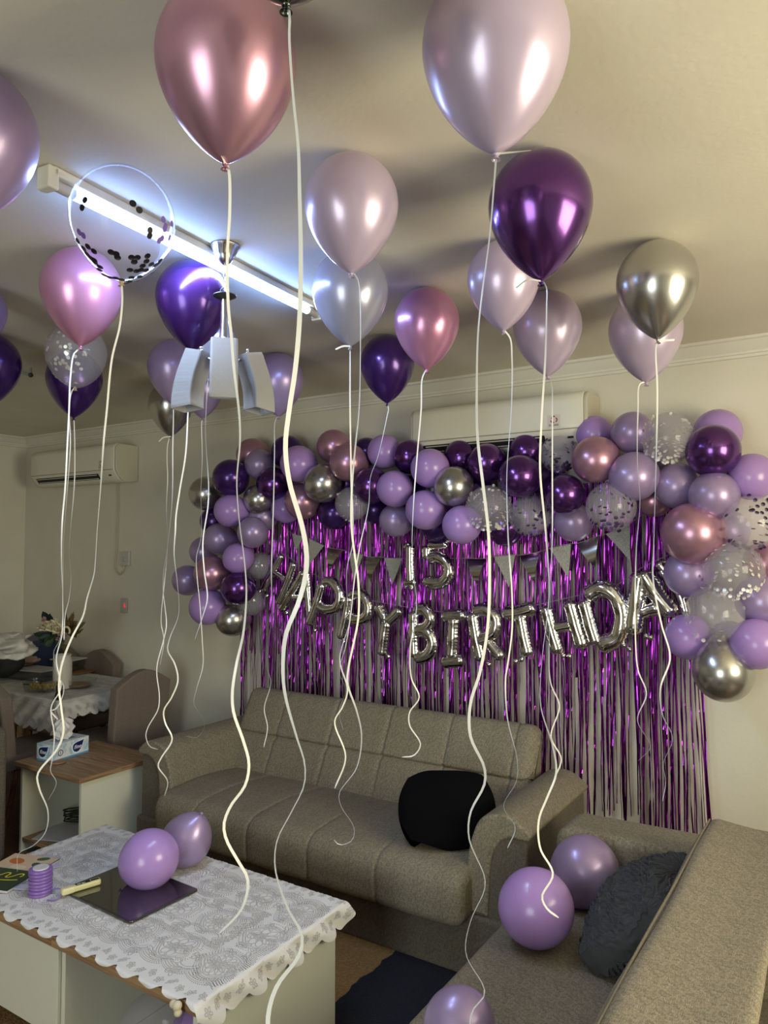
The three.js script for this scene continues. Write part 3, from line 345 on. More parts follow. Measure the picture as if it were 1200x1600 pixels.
{ const c = at(352, 385, 2.32); const t = thing('pendant_lamp', 'unlit brass pendant lamp with three frosted glass shades hanging from the ceiling', 'pendant lamp', [c.x, 0, c.z], Math.atan2(-c.x, -c.z));
  const C = CEIL; const lathe = (pts, n = 32) => new THREE.LatheGeometry(pts.map((q) => new THREE.Vector2(...q)), n);
  const nickel = std(rgb(0.5, 0.48, 0.45), 0.28, { metalness: 1 }), dark = std(rgb(0.06, 0.06, 0.065), 0.45, { metalness: 0.6 });
  const can = lathe([[0, C - 0.001], [0.047, C - 0.001], [0.048, C - 0.006], [0.042, C - 0.012], [0.032, C - 0.032], [0.026, C - 0.036], [0.026, C - 0.042], [0.018, C - 0.056], [0.006, C - 0.064], [0, C - 0.065]], 40); { const p = can.attributes.position; for (let i = 0; i < p.count; i++) { const y = p.getY(i), f = Math.min(1, Math.max(0, (C - 0.008 - y) / 0.006)) * (y > C - 0.033 ? 1 : 0), an = Math.atan2(p.getZ(i), p.getX(i)), k = 1 - 0.09 * f * (0.5 + 0.5 * Math.cos(an * 16)); p.setXYZ(i, p.getX(i) * k, y, p.getZ(i) * k); } can.computeVertexNormals(); }
  part('canopy', can, nickel, t);
  const links = []; for (let i = 0; i < 5; i++) { const g = new THREE.TorusGeometry(0.007, 0.0014, 6, 16); g.scale(0.6, 1.1, 1); g.rotateY(i % 2 ? Math.PI / 2 : 0.2); g.translate(0, C - 0.07 - i * 0.0135, 0); links.push(g); } const cord = tube([V(0.002, C - 0.06, 0), V(0.004, C - 0.1, 0.002), V(0.001, C - 0.15, 0)], 0.0018, 6);
  part('chain', merge([...links, cord]), nickel, t);
  const ring = new THREE.TorusGeometry(0.013, 0.0018, 8, 24); ring.translate(0, C - 0.148, 0); part('hanging_ring', ring, dark, t);
  part('disc', lathe([[0, C - 0.157], [0.036, C - 0.160], [0.036, C - 0.163], [0.02, C - 0.171], [0.008, C - 0.176], [0, C - 0.176]]), dark, t);
  part('stem', lathe([[0, C - 0.172], [0.011, C - 0.172], [0.013, C - 0.27], [0.017, C - 0.30], [0.02, C - 0.302], [0.02, C - 0.345], [0.022, C - 0.365], [0.01, C - 0.395], [0, C - 0.405]]), nickel, t);
  const frost = phy(rgb(0.36, 0.36, 0.38), 0.6, { transmission: 0.2, thickness: 0, bumpMap: rep(dataTex(128, (x, y) => { const v = 255 * hash(x, y, 111); return [v, v, v]; }, false), 2), bumpScale: 0.0006 });
  for (let k = 0; k < 3; k++) {
    const g = new THREE.Group(); g.name = 'lamp_arm'; g.position.y = -0.035; g.rotation.y = k * 2 * Math.PI / 3; t.add(g);             // arm 0 points to the camera (+z)
    part('arm_rod', tube([V(0, C - 0.315, 0.01), V(0, C - 0.325, 0.045), V(0, C - 0.305, 0.075), V(0, C - 0.29, 0.085), V(0, C - 0.30, 0.095)], 0.004, 8), nickel, g);
    part('finial', new THREE.SphereGeometry(0.006, 12, 8), nickel, g, [0, C - 0.286, 0.084]);
    const pts = [], uv = [], idx = [], NY = 14, w = 0.0415, dp = 0.037, th = 0.0035, ring = (sx, sz, r) => roundPoly([[-sx, -sz], [sx, -sz], [sx, sz], [-sx, sz]], r, 3);
    const lev = []; for (let j = 0; j <= NY; j++) lev.push([j / NY, 0]); for (let j = NY; j >= 0; j--) lev.push([j / NY, 1]);
    let M = 0; for (const [u, inn] of lev) { const o = ring(w * (0.96 + 0.04 * u) - inn * th, dp * (0.85 + 0.15 * u) - inn * th, 0.008); M = o.length; const y = C - 0.298 - 0.178 * u, zc = 0.085 + 0.045 * Math.sin(u * 1.75) ; for (const [x, z] of o) { pts.push(x, y + z * 0.22 * (1 - u * 1.6), zc + z); uv.push(x, y); } }
    for (let j = 0; j < lev.length - 1; j++) for (let i = 0; i < M; i++) { const a = j * M + i, b = j * M + (i + 1) % M; idx.push(a, b, a + M, b, b + M, a + M); }
    const sg = new THREE.BufferGeometry(); sg.setAttribute('position', new THREE.Float32BufferAttribute(pts, 3)); sg.setAttribute('uv', new THREE.Float32BufferAttribute(uv, 2)); sg.setIndex(idx); sg.computeVertexNormals();
    part('glass_shade', sg, frost, g);
    part('bulb_holder', cyl(V(0, C - 0.30, 0.095), V(0, C - 0.345, 0.105), 0.012), std(rgb(0.5, 0.5, 0.48), 0.5), g);
  } }

// ------------------------------------------------------------------ air conditioners
const acLogo = canvasTex(160, 160, (g) => { g.fillStyle = '#cfcac0'; g.fillRect(0, 0, 160, 160); g.strokeStyle = '#a01c34'; g.lineWidth = 15; for (let k = 0; k < 3; k++) { g.beginPath(); g.arc(80 + 15 * Math.cos(k * 2.094 + 0.3), 58 + 15 * Math.sin(k * 2.094 + 0.3), 25, k * 2.094 - 1.2, k * 2.094 + 1.25); g.stroke(); } g.fillStyle = '#3a2a34'; g.font = 'bold 36px sans-serif'; g.fillText('EUDAN', 16, 136); });
function ac(x0, x1, label, y0 = 2.19, y1 = 2.465) {
  const cx = (x0 + x1) / 2, w = x1 - x0, h = y1 - y0, t = thing('air_conditioner', label, 'air conditioner', [cx, y0, BACK]);
  const prof = roundPoly([[0.003, 0.012], [0.003, h - 0.004], [0.185, h, 0.02], [0.212, h - 0.03, 0.02], [0.212, 0.085, 0.03], [0.15, 0.004, 0.04], [0.08, 0.0, 0.03]], 0.01, 5);
  part('casing', toCreasedNormals(loft(dense(prof, 0.03), stations(-w / 2 + 0.02, w / 2 - 0.02, 0.006), alongX), 0.5), whitePlastic, t);
  for (const s of [-1, 1]) part('side_cover', toCreasedNormals(loft(dense(prof.map(([a, b]) => [a * 0.965, b * 0.985 + 0.001]), 0.03), stations(s > 0 ? w / 2 - 0.02 : -w / 2, s > 0 ? w / 2 : -w / 2 + 0.02, 0.006), alongX), 0.5), std(rgb(0.55, 0.52, 0.42), 0.4), t);
  const gap = box(-w / 2 + 0.03, w / 2 - 0.03, 0.088, 0.091, 0.209, 0.2135); part('panel_gap', gap, std(rgb(0.2, 0.19, 0.16), 0.6), t);
  const n = V(0, -0.062, 0.081).normalize(); const slot = new RoundedBoxGeometry(w - 0.30, 0.05, 0.006, 3, 0.003); part('air_outlet', slot, blackMat, t, [-0.07, 0.047, 0.184], [0.65, 0, 0]);
  for (const o of [-0.016, 0.016]) part('louvre', new RoundedBoxGeometry(w - 0.33, 0.008, 0.004, 2, 0.0018), whitePlastic, t, [-0.07, 0.047 + o * 0.8 - 0.002, 0.186 + o * 0.6], [1.3, 0, 0]);
  part('logo_sticker', new THREE.PlaneGeometry(0.066, 0.066), std(0xffffff, 0.45, { map: acLogo }), t, [w / 2 - 0.165, 0.13, 0.2128]);
  part('display', new RoundedBoxGeometry(0.03, 0.012, 0.004, 2, 0.002), blackMat, t, [w / 2 - 0.09, 0.05, 0.186], [0.65, 0, 0]);
  return t;
}
ac(-2.08, -1.085, 'white split air conditioner behind the balloon arch, near the middle of the back wall');
ac(-5.72, -4.62, 'white split air conditioner in the far left corner above the dining table', 2.19, 2.48);
// power cable of the left unit, its switch box and a lower switch
{ const s = onZ(198, 873, BACK), k = onZ(195, 946, BACK);
  solo('power_cable', tube([V(-4.63, 2.24, BACK + 0.02), V(-4.74, 2.28, BACK + 0.012), V(s.x - 0.09, 2.25, BACK + 0.008), V(s.x - 0.1, 2.0, BACK + 0.007), V(s.x - 0.11, 1.7, BACK + 0.007), V(s.x - 0.12, 1.54, BACK + 0.007), V(s.x - 0.07, 1.49, BACK + 0.009), V(s.x - 0.02, 1.53, BACK + 0.009), V(s.x - 0.02, 1.58, BACK + 0.01)].reverse(), 0.006, 8, 80), std(rgb(0.48, 0.42, 0.30), 0.5), 'cream cable running down the wall from the left air conditioner', 'cable');
  const t = thing('isolator_switch', 'grey white switch box with a cable loop on the wall below the left air conditioner', 'switch', [s.x, s.y, BACK]); part('plate', box(-0.05, 0.05, -0.055, 0.055, 0.001, 0.022, 0.006), std(rgb(0.5, 0.49, 0.46), 0.4), t); part('rocker', box(-0.016, 0.016, -0.022, 0.014, 0.022, 0.028, 0.003), std(rgb(0.45, 0.44, 0.42), 0.4), t);
  const u = thing('wall_switch', 'small wall switch with a red indicator light, above the dining chairs', 'switch', [k.x, k.y, BACK]); part('plate', box(-0.038, 0.038, -0.055, 0.055, 0.001, 0.012, 0.004), std(rgb(0.42, 0.41, 0.38), 0.4), u); part('indicator_light', box(0.008, 0.02, -0.014, 0.014, 0.012, 0.016, 0.002), std(rgb(0.3, 0.01, 0.02), 0.4, { emissive: rgb(1, 0.02, 0.05), emissiveIntensity: 0.8 }), u);
  const q = new THREE.PointLight(rgb(1, 0.02, 0.05), 0.0004); q.position.set(k.x + 0.014, k.y, BACK + 0.024); scene.add(q); }
// bracket of a curtain rail that shows at the far left of the ceiling
{ const a = at(12, 577, 3.9), b = at(48, 586, 3.9); const t = thing('curtain_rail', 'thin dark rail under the ceiling at the far left', 'rail', [b.x, b.y, b.z]); const o = a.clone().sub(b); part('rail', cyl(V(0, 0, 0), V(o.x, o.y, o.z), 0.007), std(rgb(0.3, 0.3, 0.28), 0.4), t); part('end_knob', new THREE.SphereGeometry(0.013, 12, 10), std(rgb(0.05, 0.05, 0.05), 0.4), t); part('bracket', cyl(V(0, 0, 0), V(0, CEIL - b.y, 0), 0.006), std(rgb(0.3, 0.3, 0.28), 0.4), t); }

// ------------------------------------------------------------------ dining corner
{ const D = { x0: -5.75, x1: -4.2, z0: -3.51, z1: -2.78 }; const cx = -4.975, cz = -3.145;
  const t = thing('dining_table', 'cream dining table with oak legs under a white lace cloth in the far left corner', 'table', [cx, 0, cz]);
  part('tabletop', box(D.x0 - cx, D.x1 - cx, 0.715, 0.745, D.z0 - cz, D.z1 - cz, 0.004), whiteBoard, t);
  part('apron', merge([box(D.x0 - cx + 0.06, D.x1 - cx - 0.06, 0.62, 0.715, D.z1 - cz - 0.07, D.z1 - cz - 0.05), box(D.x0 - cx + 0.06, D.x1 - cx - 0.06, 0.62, 0.715, D.z0 - cz + 0.05, D.z0 - cz + 0.07), box(D.x1 - cx - 0.05, D.x1 - cx - 0.03, 0.62, 0.715, D.z0 - cz + 0.06, D.z1 - cz - 0.06), box(D.x0 - cx + 0.03, D.x0 - cx + 0.05, 0.62, 0.715, D.z0 - cz + 0.06, D.z1 - cz - 0.06)]), whiteBoard, t);
  for (const sx of [-1, 1]) for (const sz of [-1, 1]) part('leg', cyl(V(sx * 0.735, 0.715, sz * 0.325), V(sx * 0.735, 0, sz * 0.325), 0.045, 0.03, 4), legWood, t);
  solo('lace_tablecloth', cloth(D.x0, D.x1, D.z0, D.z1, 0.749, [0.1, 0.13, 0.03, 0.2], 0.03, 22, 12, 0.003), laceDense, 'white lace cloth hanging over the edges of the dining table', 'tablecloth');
  function chair(pos, turn, label, wood) {
    const c = thing('dining_chair', label, 'chair', pos, turn, 'upholstered dining chairs');
    const top = []; for (let i = 0; i <= 16; i++) { const u = -1 + i / 8; top.push([u * 0.2, 0.865 + 0.035 * Math.cos(u * Math.PI * 0.9) - 0.02 * Math.abs(u) ** 6]); }
    const s = new THREE.Shape(); s.moveTo(-0.19, 0.40); s.lineTo(0.19, 0.40); for (const p of [...top].reverse()) s.lineTo(p[0], p[1]); s.closePath();
    const g = new THREE.ExtrudeGeometry(s, { depth: 0.05, bevelEnabled: true, bevelSize: 0.012, bevelThickness: 0.012, bevelSegments: 3 }); g.translate(0, 0, -0.025); { const p = g.attributes.position; for (let i = 0; i < p.count; i++) p.setZ(i, p.getZ(i) - 0.23 - (p.getY(i) - 0.4) * 0.12); g.computeVertexNormals(); }
    part('backrest', g, chairCloth, c); part('seat', box(-0.215, 0.215, 0.38, 0.47, -0.22, 0.22, 0.03), chairCloth, c);
    for (const sx of [-1, 1]) for (const sz of [-1, 1]) part('leg', cyl(V(sx * 0.17, 0.40, sz * 0.18), V(sx * 0.185, 0.0, sz * (sz < 0 ? 0.27 : 0.19)), 0.024, 0.015, 4), wood, c);
    return c;
  }
  chair([-4.2, 0, -3.19], -Math.PI / 2, 'grey-brown fabric dining chair between the side table and the dining table', redWood);
  chair([-4.42, 0, -2.74], Math.PI, 'grey-brown dining chair cut by the left edge of the photo, its reddish leg showing', redWood);
  chair([-4.93, 0, -3.34], 0.03, 'grey-brown dining chair on the wall side of the dining table, right of the vase', redWood);
  chair([-5.45, 0, -3.34], -0.03, 'grey-brown dining chair against the wall, hidden behind the white vase', redWood);
  const H = 0.754;
  // vase of flowers
  const vp = at(98, 1033, 4.95), v = thing('flower_vase', 'white ceramic vase with artificial flowers on the dining table', 'vase', [vp.x, H, vp.z]);
  const VH = 0.225;
  part('vase', new THREE.LatheGeometry([[0, 0], [0.055, 0], [0.06, 0.006], [0.06, VH * 0.8], [0.055, VH * 0.88], [0.05, VH * 0.92], [0.056, VH], [0.051, VH], [0.046, VH * 0.9], [0.05, 0.02], [0, 0.02]].map((q) => new THREE.Vector2(...q)), 36), std(rgb(0.55, 0.53, 0.48), 0.3), v);
  const petal = std(rgb(0.62, 0.55, 0.38), 0.8, { side: THREE.DoubleSide }), leafM = std(rgb(0.035, 0.075, 0.035), 0.7, { side: THREE.DoubleSide }), dkLeaf = std(rgb(0.02, 0.04, 0.04), 0.7, { side: THREE.DoubleSide }), brown = std(rgb(0.16, 0.10, 0.035), 0.8, { side: THREE.DoubleSide }), pinkM = std(rgb(0.4, 0.24, 0.24), 0.8, { side: THREE.DoubleSide });
  const leafGeo = (l, w, bend) => { const g = new THREE.PlaneGeometry(w, l, 4, 8); g.translate(0, l / 2, 0); const p = g.attributes.position; for (let i = 0; i < p.count; i++) { const u = p.getY(i) / l; p.setXYZ(i, p.getX(i) * Math.sin(Math.min(1, u * 1.02 + 0.05) * Math.PI) ** 0.7, p.getY(i), bend * l * u * u + Math.abs(p.getX(i)) * 0.5); } g.computeVertexNormals(); return g; };
  const turnOn = new THREE.Object3D(), add = (name, g, m, pos, dir, roll = 0) => { const q = part(name, g, m, v, pos); q.quaternion.setFromUnitVectors(V(0, 1, 0), V(...dir).normalize()); q.rotateY(roll); return q; };
  const R = (px, py, dz = 0) => { const w = at(px, py, 4.95 - dz); return [w.x - vp.x, w.y - H, w.z - vp.z]; };
  const roseGeo = (r) => { const gs = []; for (let k = 0; k < 14; k++) { const a = k * 2.4, s = r * (0.35 + 0.65 * k / 14); const g = leafGeo(s * 1.3, s * 1.2, -0.35); g.rotateX(0.25 + 0.75 * k / 14); g.rotateY(a); gs.push(g); } return merge(gs); };
  const roseA = roseGeo(0.05), roseB = roseGeo(0.042), roseC = roseGeo(0.022);
  for (const [x, y, g, dz] of [[70, 978, roseB, 0.05], [77, 981, roseA, 0.09], [86, 981, roseA, 0.1], [93, 984, roseB, 0.1], [88, 976, roseB, 0.02]]) add('rose', g, petal, R(x, y, dz), [(x - 85) * 0.03, 0.6, 0.8]);
  for (const [x, y] of [[70, 969], [96, 990], [99, 997], [93, 998], [103, 994]]) add('small_blossom', roseC, pinkM, R(x, y, 0.1), [0, 0.6, 0.8]);
  for (let k = 0; k < 26; k++) { const a = rr(-1, 1); add('leaf', leafGeo(rr(0.06, 0.1), rr(0.03, 0.045), rr(-0.3, 0.3)), k % 4 ? leafM : dkLeaf, R(84 + a * 14, 992 + rr(-4, 8), rr(0.02, 0.1)), [a * 1.1 - 0.2, rr(-0.9, 0.2), rr(0.1, 0.8)], rr(0, 6)); }
  for (const [x, y] of [[76, 966], [79, 963], [74, 964]]) add('leaf', leafGeo(0.07, 0.045, 0.2), dkLeaf, R(x, y + 6, 0.03), [(x - 76) * 0.2, 1, 0.3], rr(0, 1));
  for (let k = 0; k < 15; k++) { const a = k / 14; const gs = []; for (let i = 0; i < 9; i++) for (const s of [-1, 1]) { const g = leafGeo(0.045 * (1 - i / 14), 0.012, 0.1); g.rotateZ(-s * 0.7); g.translate(0, 0.03 + i * 0.013, 0); gs.push(g); } gs.push(cyl(V(0, 0, 0), V(0, 0.16, 0), 0.002, 0.001, 5)); add('dried_frond', merge(gs), brown, R(102 + a * 10, 990 + a * 5, rr(-0.03, 0.06)), [0.25 + a * 0.9, 1.0 - 0.55 * a, rr(-0.3, 0.5)], rr(0, 3)); }
  part('ribbon_loop', tube([...Array(9)].map((_, i) => { const a = -0.6 + i / 8 * 4.4; const p = R(103.5 + 5.5 * Math.cos(a), 986 - 6.5 * Math.sin(a), 0.12); return V(...p); }), 0.007, 6), petal, v);
  // glass dishes, mat, plates, boxes, clothes
  const glass = phy(rgb(0.9, 0.93, 0.92), 0.04, { transmission: 1, thickness: 0 });
  const tray = (w, d, h, r = 0.02) => { const o = [], lev = [[0.86, 0.002, 0], [0.9, 0.006, 0], [1, h, 0], [1.03, h + 0.003, 0], [0.985, h, 0], [0.88, 0.008, 0]]; const pos = [], idx = []; let M = 0; for (const [k, y] of lev) { const ring = roundPoly([[-w / 2 * k, -d / 2 * k], [w / 2 * k, -d / 2 * k], [w / 2 * k, d / 2 * k], [-w / 2 * k, d / 2 * k]], r, 4); M = ring.length; for (const [x, z] of ring) pos.push(x, y, z); } for (let j = 0; j < lev.length - 1; j++) for (let i = 0; i < M; i++) { const a = j * M + i, b = j * M + (i + 1) % M; idx.push(a, b, a + M, b, b + M, a + M); } const c0 = pos.length / 3; pos.push(0, 0.002, 0, 0, 0.008, 0); for (let i = 0; i < M; i++) { idx.push(c0, (i + 1) % M, i, c0 + 1, 5 * M + i, 5 * M + (i + 1) % M); } const g = new THREE.BufferGeometry(); g.setAttribute('position', new THREE.Float32BufferAttribute(pos, 3)); g.setIndex(idx); return toCreasedNormals(g, 0.6); };
  { const p = onY(65, 1080, H), u = thing('glass_container', 'square glass container with golden snacks near the front edge of the dining table', 'container', [p.x, H, p.z], 0.35); part('dish', tray(0.2, 0.15, 0.07), glass, u); const gs = []; for (let i = 0; i < 46; i++) { const g = new THREE.IcosahedronGeometry(rr(0.011, 0.017), 0); g.scale(1, rr(0.5, 0.9), 1); g.rotateX(rr(0, 3)); g.translate(rr(-0.068, 0.068), 0.02 + rr(0, 0.025), rr(-0.045, 0.045)); gs.push(g); } const sn = part('snacks', merge(gs), std(rgb(0.42, 0.27, 0.08), 0.7), u); sn.userData = { kind: 'stuff' }; }
  { const p = onY(121, 1073, H), u = thing('glass_dish', 'low clear glass dish right of the snack container on the dining table', 'dish', [p.x, H, p.z], 0.2); part('dish', tray(0.23, 0.18, 0.055, 0.06), glass, u); part('food', new THREE.CylinderGeometry(0.085, 0.08, 0.012, 28), std(rgb(0.28, 0.16, 0.09), 0.7), u, [0, 0.015, 0]); }
  { const p = onY(113, 1049, H); const m = solo('placemat', new THREE.CylinderGeometry(0.17, 0.17, 0.006, 40), std(rgb(0.24, 0.12, 0.045), 0.8), 'round brown woven placemat near the far end of the dining table', 'placemat', null, [p.x, H + 0.004, p.z]);
    const u = thing('glass_container', 'clear lidded glass container standing on the round brown placemat', 'container', [p.x - 0.05, H + 0.007, p.z], 0.25); part('dish', tray(0.21, 0.15, 0.075), glass, u); part('lid', box(-0.11, 0.11, 0.079, 0.09, -0.08, 0.08, 0.005), phy(rgb(0.7, 0.7, 0.68), 0.25, { transmission: 0.5, thickness: 0 }), u); }
  { const p = onY(52, 1062, H), u = thing('electric_griddle', 'dark grey flat griddle with a pale plate on it on the dining table', 'griddle', [p.x - 0.1, H, p.z - 0.05], 0.15); part('body', box(-0.24, 0.24, 0, 0.06, -0.12, 0.12, 0.025), std(rgb(0.06, 0.06, 0.065), 0.5), u); part('plate', box(-0.15, 0.21, 0.06, 0.068, -0.1, 0.1, 0.004), std(rgb(0.5, 0.51, 0.52), 0.35), u); part('cord', tube([V(0.2, 0.03, 0.1), V(0.26, 0.01, 0.14), V(0.3, 0.006, 0.2), V(0.2, 0.006, 0.24)], 0.005, 6), blackMat, u); }
  { const p = at(93, 1054, 4.6); solo('pepper_mill', new THREE.LatheGeometry([[0, 0], [0.022, 0], [0.025, 0.02], [0.018, 0.05], [0.02, 0.075], [0.012, 0.092], [0.016, 0.104], [0, 0.115]].map((q) => new THREE.Vector2(...q)), 24), blackMat, 'small black bottle shaped mill between the glass dishes', 'mill', null, [p.x, H, p.z]); }
  { const u = thing('box', 'navy blue cardboard box at the back of the dining table', 'box', [-5.5, H, -3.38], 0.08); part('carton', box(-0.2, 0.2, 0, 0.23, -0.14, 0.14, 0.004), std(rgb(0.012, 0.022, 0.075), 0.5), u); part('lid', box(-0.205, 0.205, 0.19, 0.236, -0.145, 0.145, 0.004), std(rgb(0.02, 0.032, 0.10), 0.5), u); part('printed_label', new THREE.PlaneGeometry(0.09, 0.03), std(0xffffff, 0.6, { map: canvasTex(96, 32, (g) => { g.fillStyle = '#101a3c'; g.fillRect(0, 0, 96, 32); g.fillStyle = '#b8bccc'; for (let i = 0; i < 5; i++) g.fillRect(8 + i * 16, 10, 11, 12); }) }), u, [0.1, 0.05, 0.1462]); }
  const blob = (rx, ry, rz, s, amp, f) => { const g = new THREE.SphereGeometry(1, 48, 32); const p = g.attributes.position; for (let i = 0; i < p.count; i++) { const x = p.getX(i), y = p.getY(i), z = p.getZ(i); const n = 1 + amp * (vnoise((x + 3) * f, (y + 3) * f + z * 2, s, 999) - 0.5) * 2 + amp * 0.5 * (vnoise((x + 3) * f * 2.3, (z + 3) * f * 2.3, s + 1, 999) - 0.5); p.setXYZ(i, x * rx * n, Math.max(-0.96, y) * ry * n, z * rz * n); } g.computeVertexNormals(); return g; };
  solo('dark_bag', blob(0.2, 0.12, 0.14, 121, 0.15, 2), std(rgb(0.01, 0.011, 0.014), 0.8), 'black bag lying before the navy box on the dining table', 'bag', null, [-5.25, H + 0.115, -3.02]);
  { const p = at(12, 1010, 4.75); solo('plastic_bag', blob(0.2, 0.075, 0.12, 131, 0.3, 3), std(rgb(0.55, 0.54, 0.5), 0.4), 'crumpled white plastic bag lying on top of the black bag', 'bag', null, [p.x, p.y, p.z]); const q = at(12, 998, 4.85); const s = solo('plastic_bag', blob(0.19, 0.035, 0.08, 141, 0.3, 3), std(rgb(0.6, 0.59, 0.56), 0.4), 'long white folded plastic bag on the very top of the pile', 'bag', null, [q.x, q.y, q.z]); s.rotation.z = 0.18; }
  { const p = onY(60, 1046, H); solo('folded_cloth', blob(0.13, 0.035, 0.09, 151, 0.2, 3), std(rgb(0.40, 0.27, 0.24), 0.9), 'folded dusty pink cloth on the darker clothes', 'cloth', null, [-5.3, H + 0.1, -3.22]); solo('folded_cloth', blob(0.17, 0.035, 0.1, 161, 0.2, 3), std(rgb(0.1, 0.08, 0.075), 0.9), 'folded dark clothes under the pink cloth', 'cloth', null, [-5.3, H + 0.035, -3.22]); }
}
// ------------------------------------------------------------------ purple foil fringe curtain
{ const pos = [], uv = [], nrm = [], idx = []; const xa = -3.50, xb = -0.63;
  const strip = (x, y1, y0, w, z, lean, tw) => {
    let a = rr(-0.6, 0.6), px = x, ph = rr(0, 6), y = y1; const base = pos.length / 3; let n = 0; const seg = rr(0.035, 0.06);
    while (y > y0) { const t = (y1 - y) / (y1 - y0); a += rr(-1, 1) * tw; a = Math.max(-1.15, Math.min(1.15, a)); const cx = x + lean * t * t + 0.003 * Math.sin(y * 9 + ph), cz = z + 0.006 * Math.sin(y * 7 + ph * 2) + rr(-0.003, 0.003); const c = Math.cos(a) * w / 2, s = Math.sin(a) * w / 2; const h = rr(-0.002, 0.002);
      pos.push(cx - c, y + h, cz - s, cx, y, cz + w * 0.18, cx + c, y - h, cz + s); uv.push(0, y, 0.5, y, 1, y); n++; y -= seg * rr(0.4, 1.5); }
    for (let i = 0; i < n - 1; i++) for (const k of [0, 1]) { const p = base + i * 3 + k; idx.push(p, p + 3, p + 1, p + 1, p + 3, p + 4); }
  };
  let x = xa; while (x < xb) {                                          // clumps of strands with the wall showing between
    const t = (x - xa) / (xb - xa); const clump = 1 + Math.floor(rnd() * 4), sp = t > 0.93 ? 0 : rr(-0.02, 0.02);
    for (let k = 0; k < clump; k++) { const w = rr(0.005, 0.012); const y0 = rr(0.30, 0.42) + (t < 0.9 ? 0.02 : -0.05); strip(x, 2.02 + rr(-0.01, 0.01), y0, w, BACK + 0.03 + rr(0, 0.035), sp + rr(-0.012, 0.012) + (t > 0.97 ? 0.07 * rnd() : 0), rr(0.1, 0.55)); x += w * rr(0.55, 0.95); }
    x += rnd() < 0.14 ? rr(0.018, 0.032) : rr(0.003, 0.014);
  }
  for (let i = 0; i < 120; i++) strip(rr(xa, xb - 0.12), 2.02, rr(0.95, 1.7), rr(0.006, 0.014), BACK + 0.05 + rr(0, 0.03), rr(-0.02, 0.02), rr(0.3, 0.7));   // short, crinkled strands near the top
  let g = new THREE.BufferGeometry(); g.setAttribute('position', new THREE.Float32BufferAttribute(pos, 3)); g.setAttribute('uv', new THREE.Float32BufferAttribute(uv, 2)); g.setIndex(idx); g = g.toNonIndexed(); g.computeVertexNormals();
  const t = solo('fringe_curtain', g, phy(rgb(0.30, 0.035, 0.42), 0.18, { metalness: 1, side: THREE.DoubleSide }), 'shiny purple metallic foil fringe curtain hanging on the back wall', 'curtain'); t.userData.kind = 'stuff';
}

// ------------------------------------------------------------------ silver pennant bunting
{ const Z = BACK + 0.10; const t = thing('pennant_bunting', 'string of alternating glittery grey and mirror silver triangle pennants across the fringe', 'bunting', [0, 0, 0]);
  const glit = std(0xffffff, 0.6, { metalness: 0.15, map: rep(dataTex(128, (x, y) => { const v = 128 + 120 * hash(x, y, 171) ** 2; return [v, v * 0.99, v * 0.94]; }), 8), bumpMap: rep(dataTex(128, (x, y) => { const v = 255 * hash(x, y, 172); return [v, v, v]; }, false), 8), bumpScale: 0.002 });
  const mir = phy(rgb(0.6, 0.6, 0.57), 0.16, { metalness: 1 });
  const F0 = [[[457, 834], [474, 839], [463, 862], 0], [[483, 842], [506, 853], [484, 883], 0], [[512, 856], [537, 860], [518, 892], 1], [[545, 864], [567, 867], [551, 907], 0], [[572, 870], [597, 871], [581, 910], 1], [[600, 872], [628, 873], [612, 914], 0], [[730, 873], [760, 873], [748, 916], 1], [[772, 870], [805, 867], [795, 918], 0], [[812, 868], [845, 862], [837, 911], 1], [[859, 857], [892, 850], [888, 904], 0], [[900, 850], [937, 837], [932, 888], 1], [[947, 835], [984, 818], [984, 876], 0]];
  const str = [];
  for (const [a, b, c, m] of F0) { const A = onZ(...a, Z), B = onZ(...b, Z), C = onZ(...c, Z); str.push(A.clone().add(V(0, 0.002, 0)), B.clone().add(V(0, 0.002, 0)));
    const n = 10, pos = [], uv = [], idx = [], bulge = m ? 0.03 : rr(-0.008, 0.008); for (let side = 0; side < 2; side++) for (let j = 0; j <= n; j++) for (let i = 0; i <= n; i++) { const v = j / n, u = i / n; const top = A.clone().lerp(B, u); const p = top.lerp(C, v); pos.push(p.x, p.y, p.z + bulge * Math.sin(v * Math.PI * (m ? 0.9 : 0.8)) + (side ? -0.0012 : 0)); uv.push(p.x, p.y); }
    for (let side = 0; side < 2; side++) for (let j = 0; j < n; j++) for (let i = 0; i < n; i++) { const q = side * (n + 1) ** 2 + j * (n + 1) + i, r = q + 1, s = q + n + 1; side ? idx.push(q, r, s, r, s + 1, s) : idx.push(q, s, r, r, s, s + 1); }
    const g = new THREE.BufferGeometry(); g.setAttribute('position', new THREE.Float32BufferAttribute(pos, 3)); g.setAttribute('uv', new THREE.Float32BufferAttribute(uv, 2)); g.setIndex(idx); g.computeVertexNormals(); const p = part('pennant', g, m ? mir : glit, t); p.userData.label = m ? 'mirror silver pennant' : 'glittery grey pennant'; }
  str.unshift(onZ(432, 815, Z)); str.push(onZ(1010, 800, Z)); part('string', tube(str, 0.0014, 5, 160), std(rgb(0.3, 0.28, 0.26), 0.8), t); }

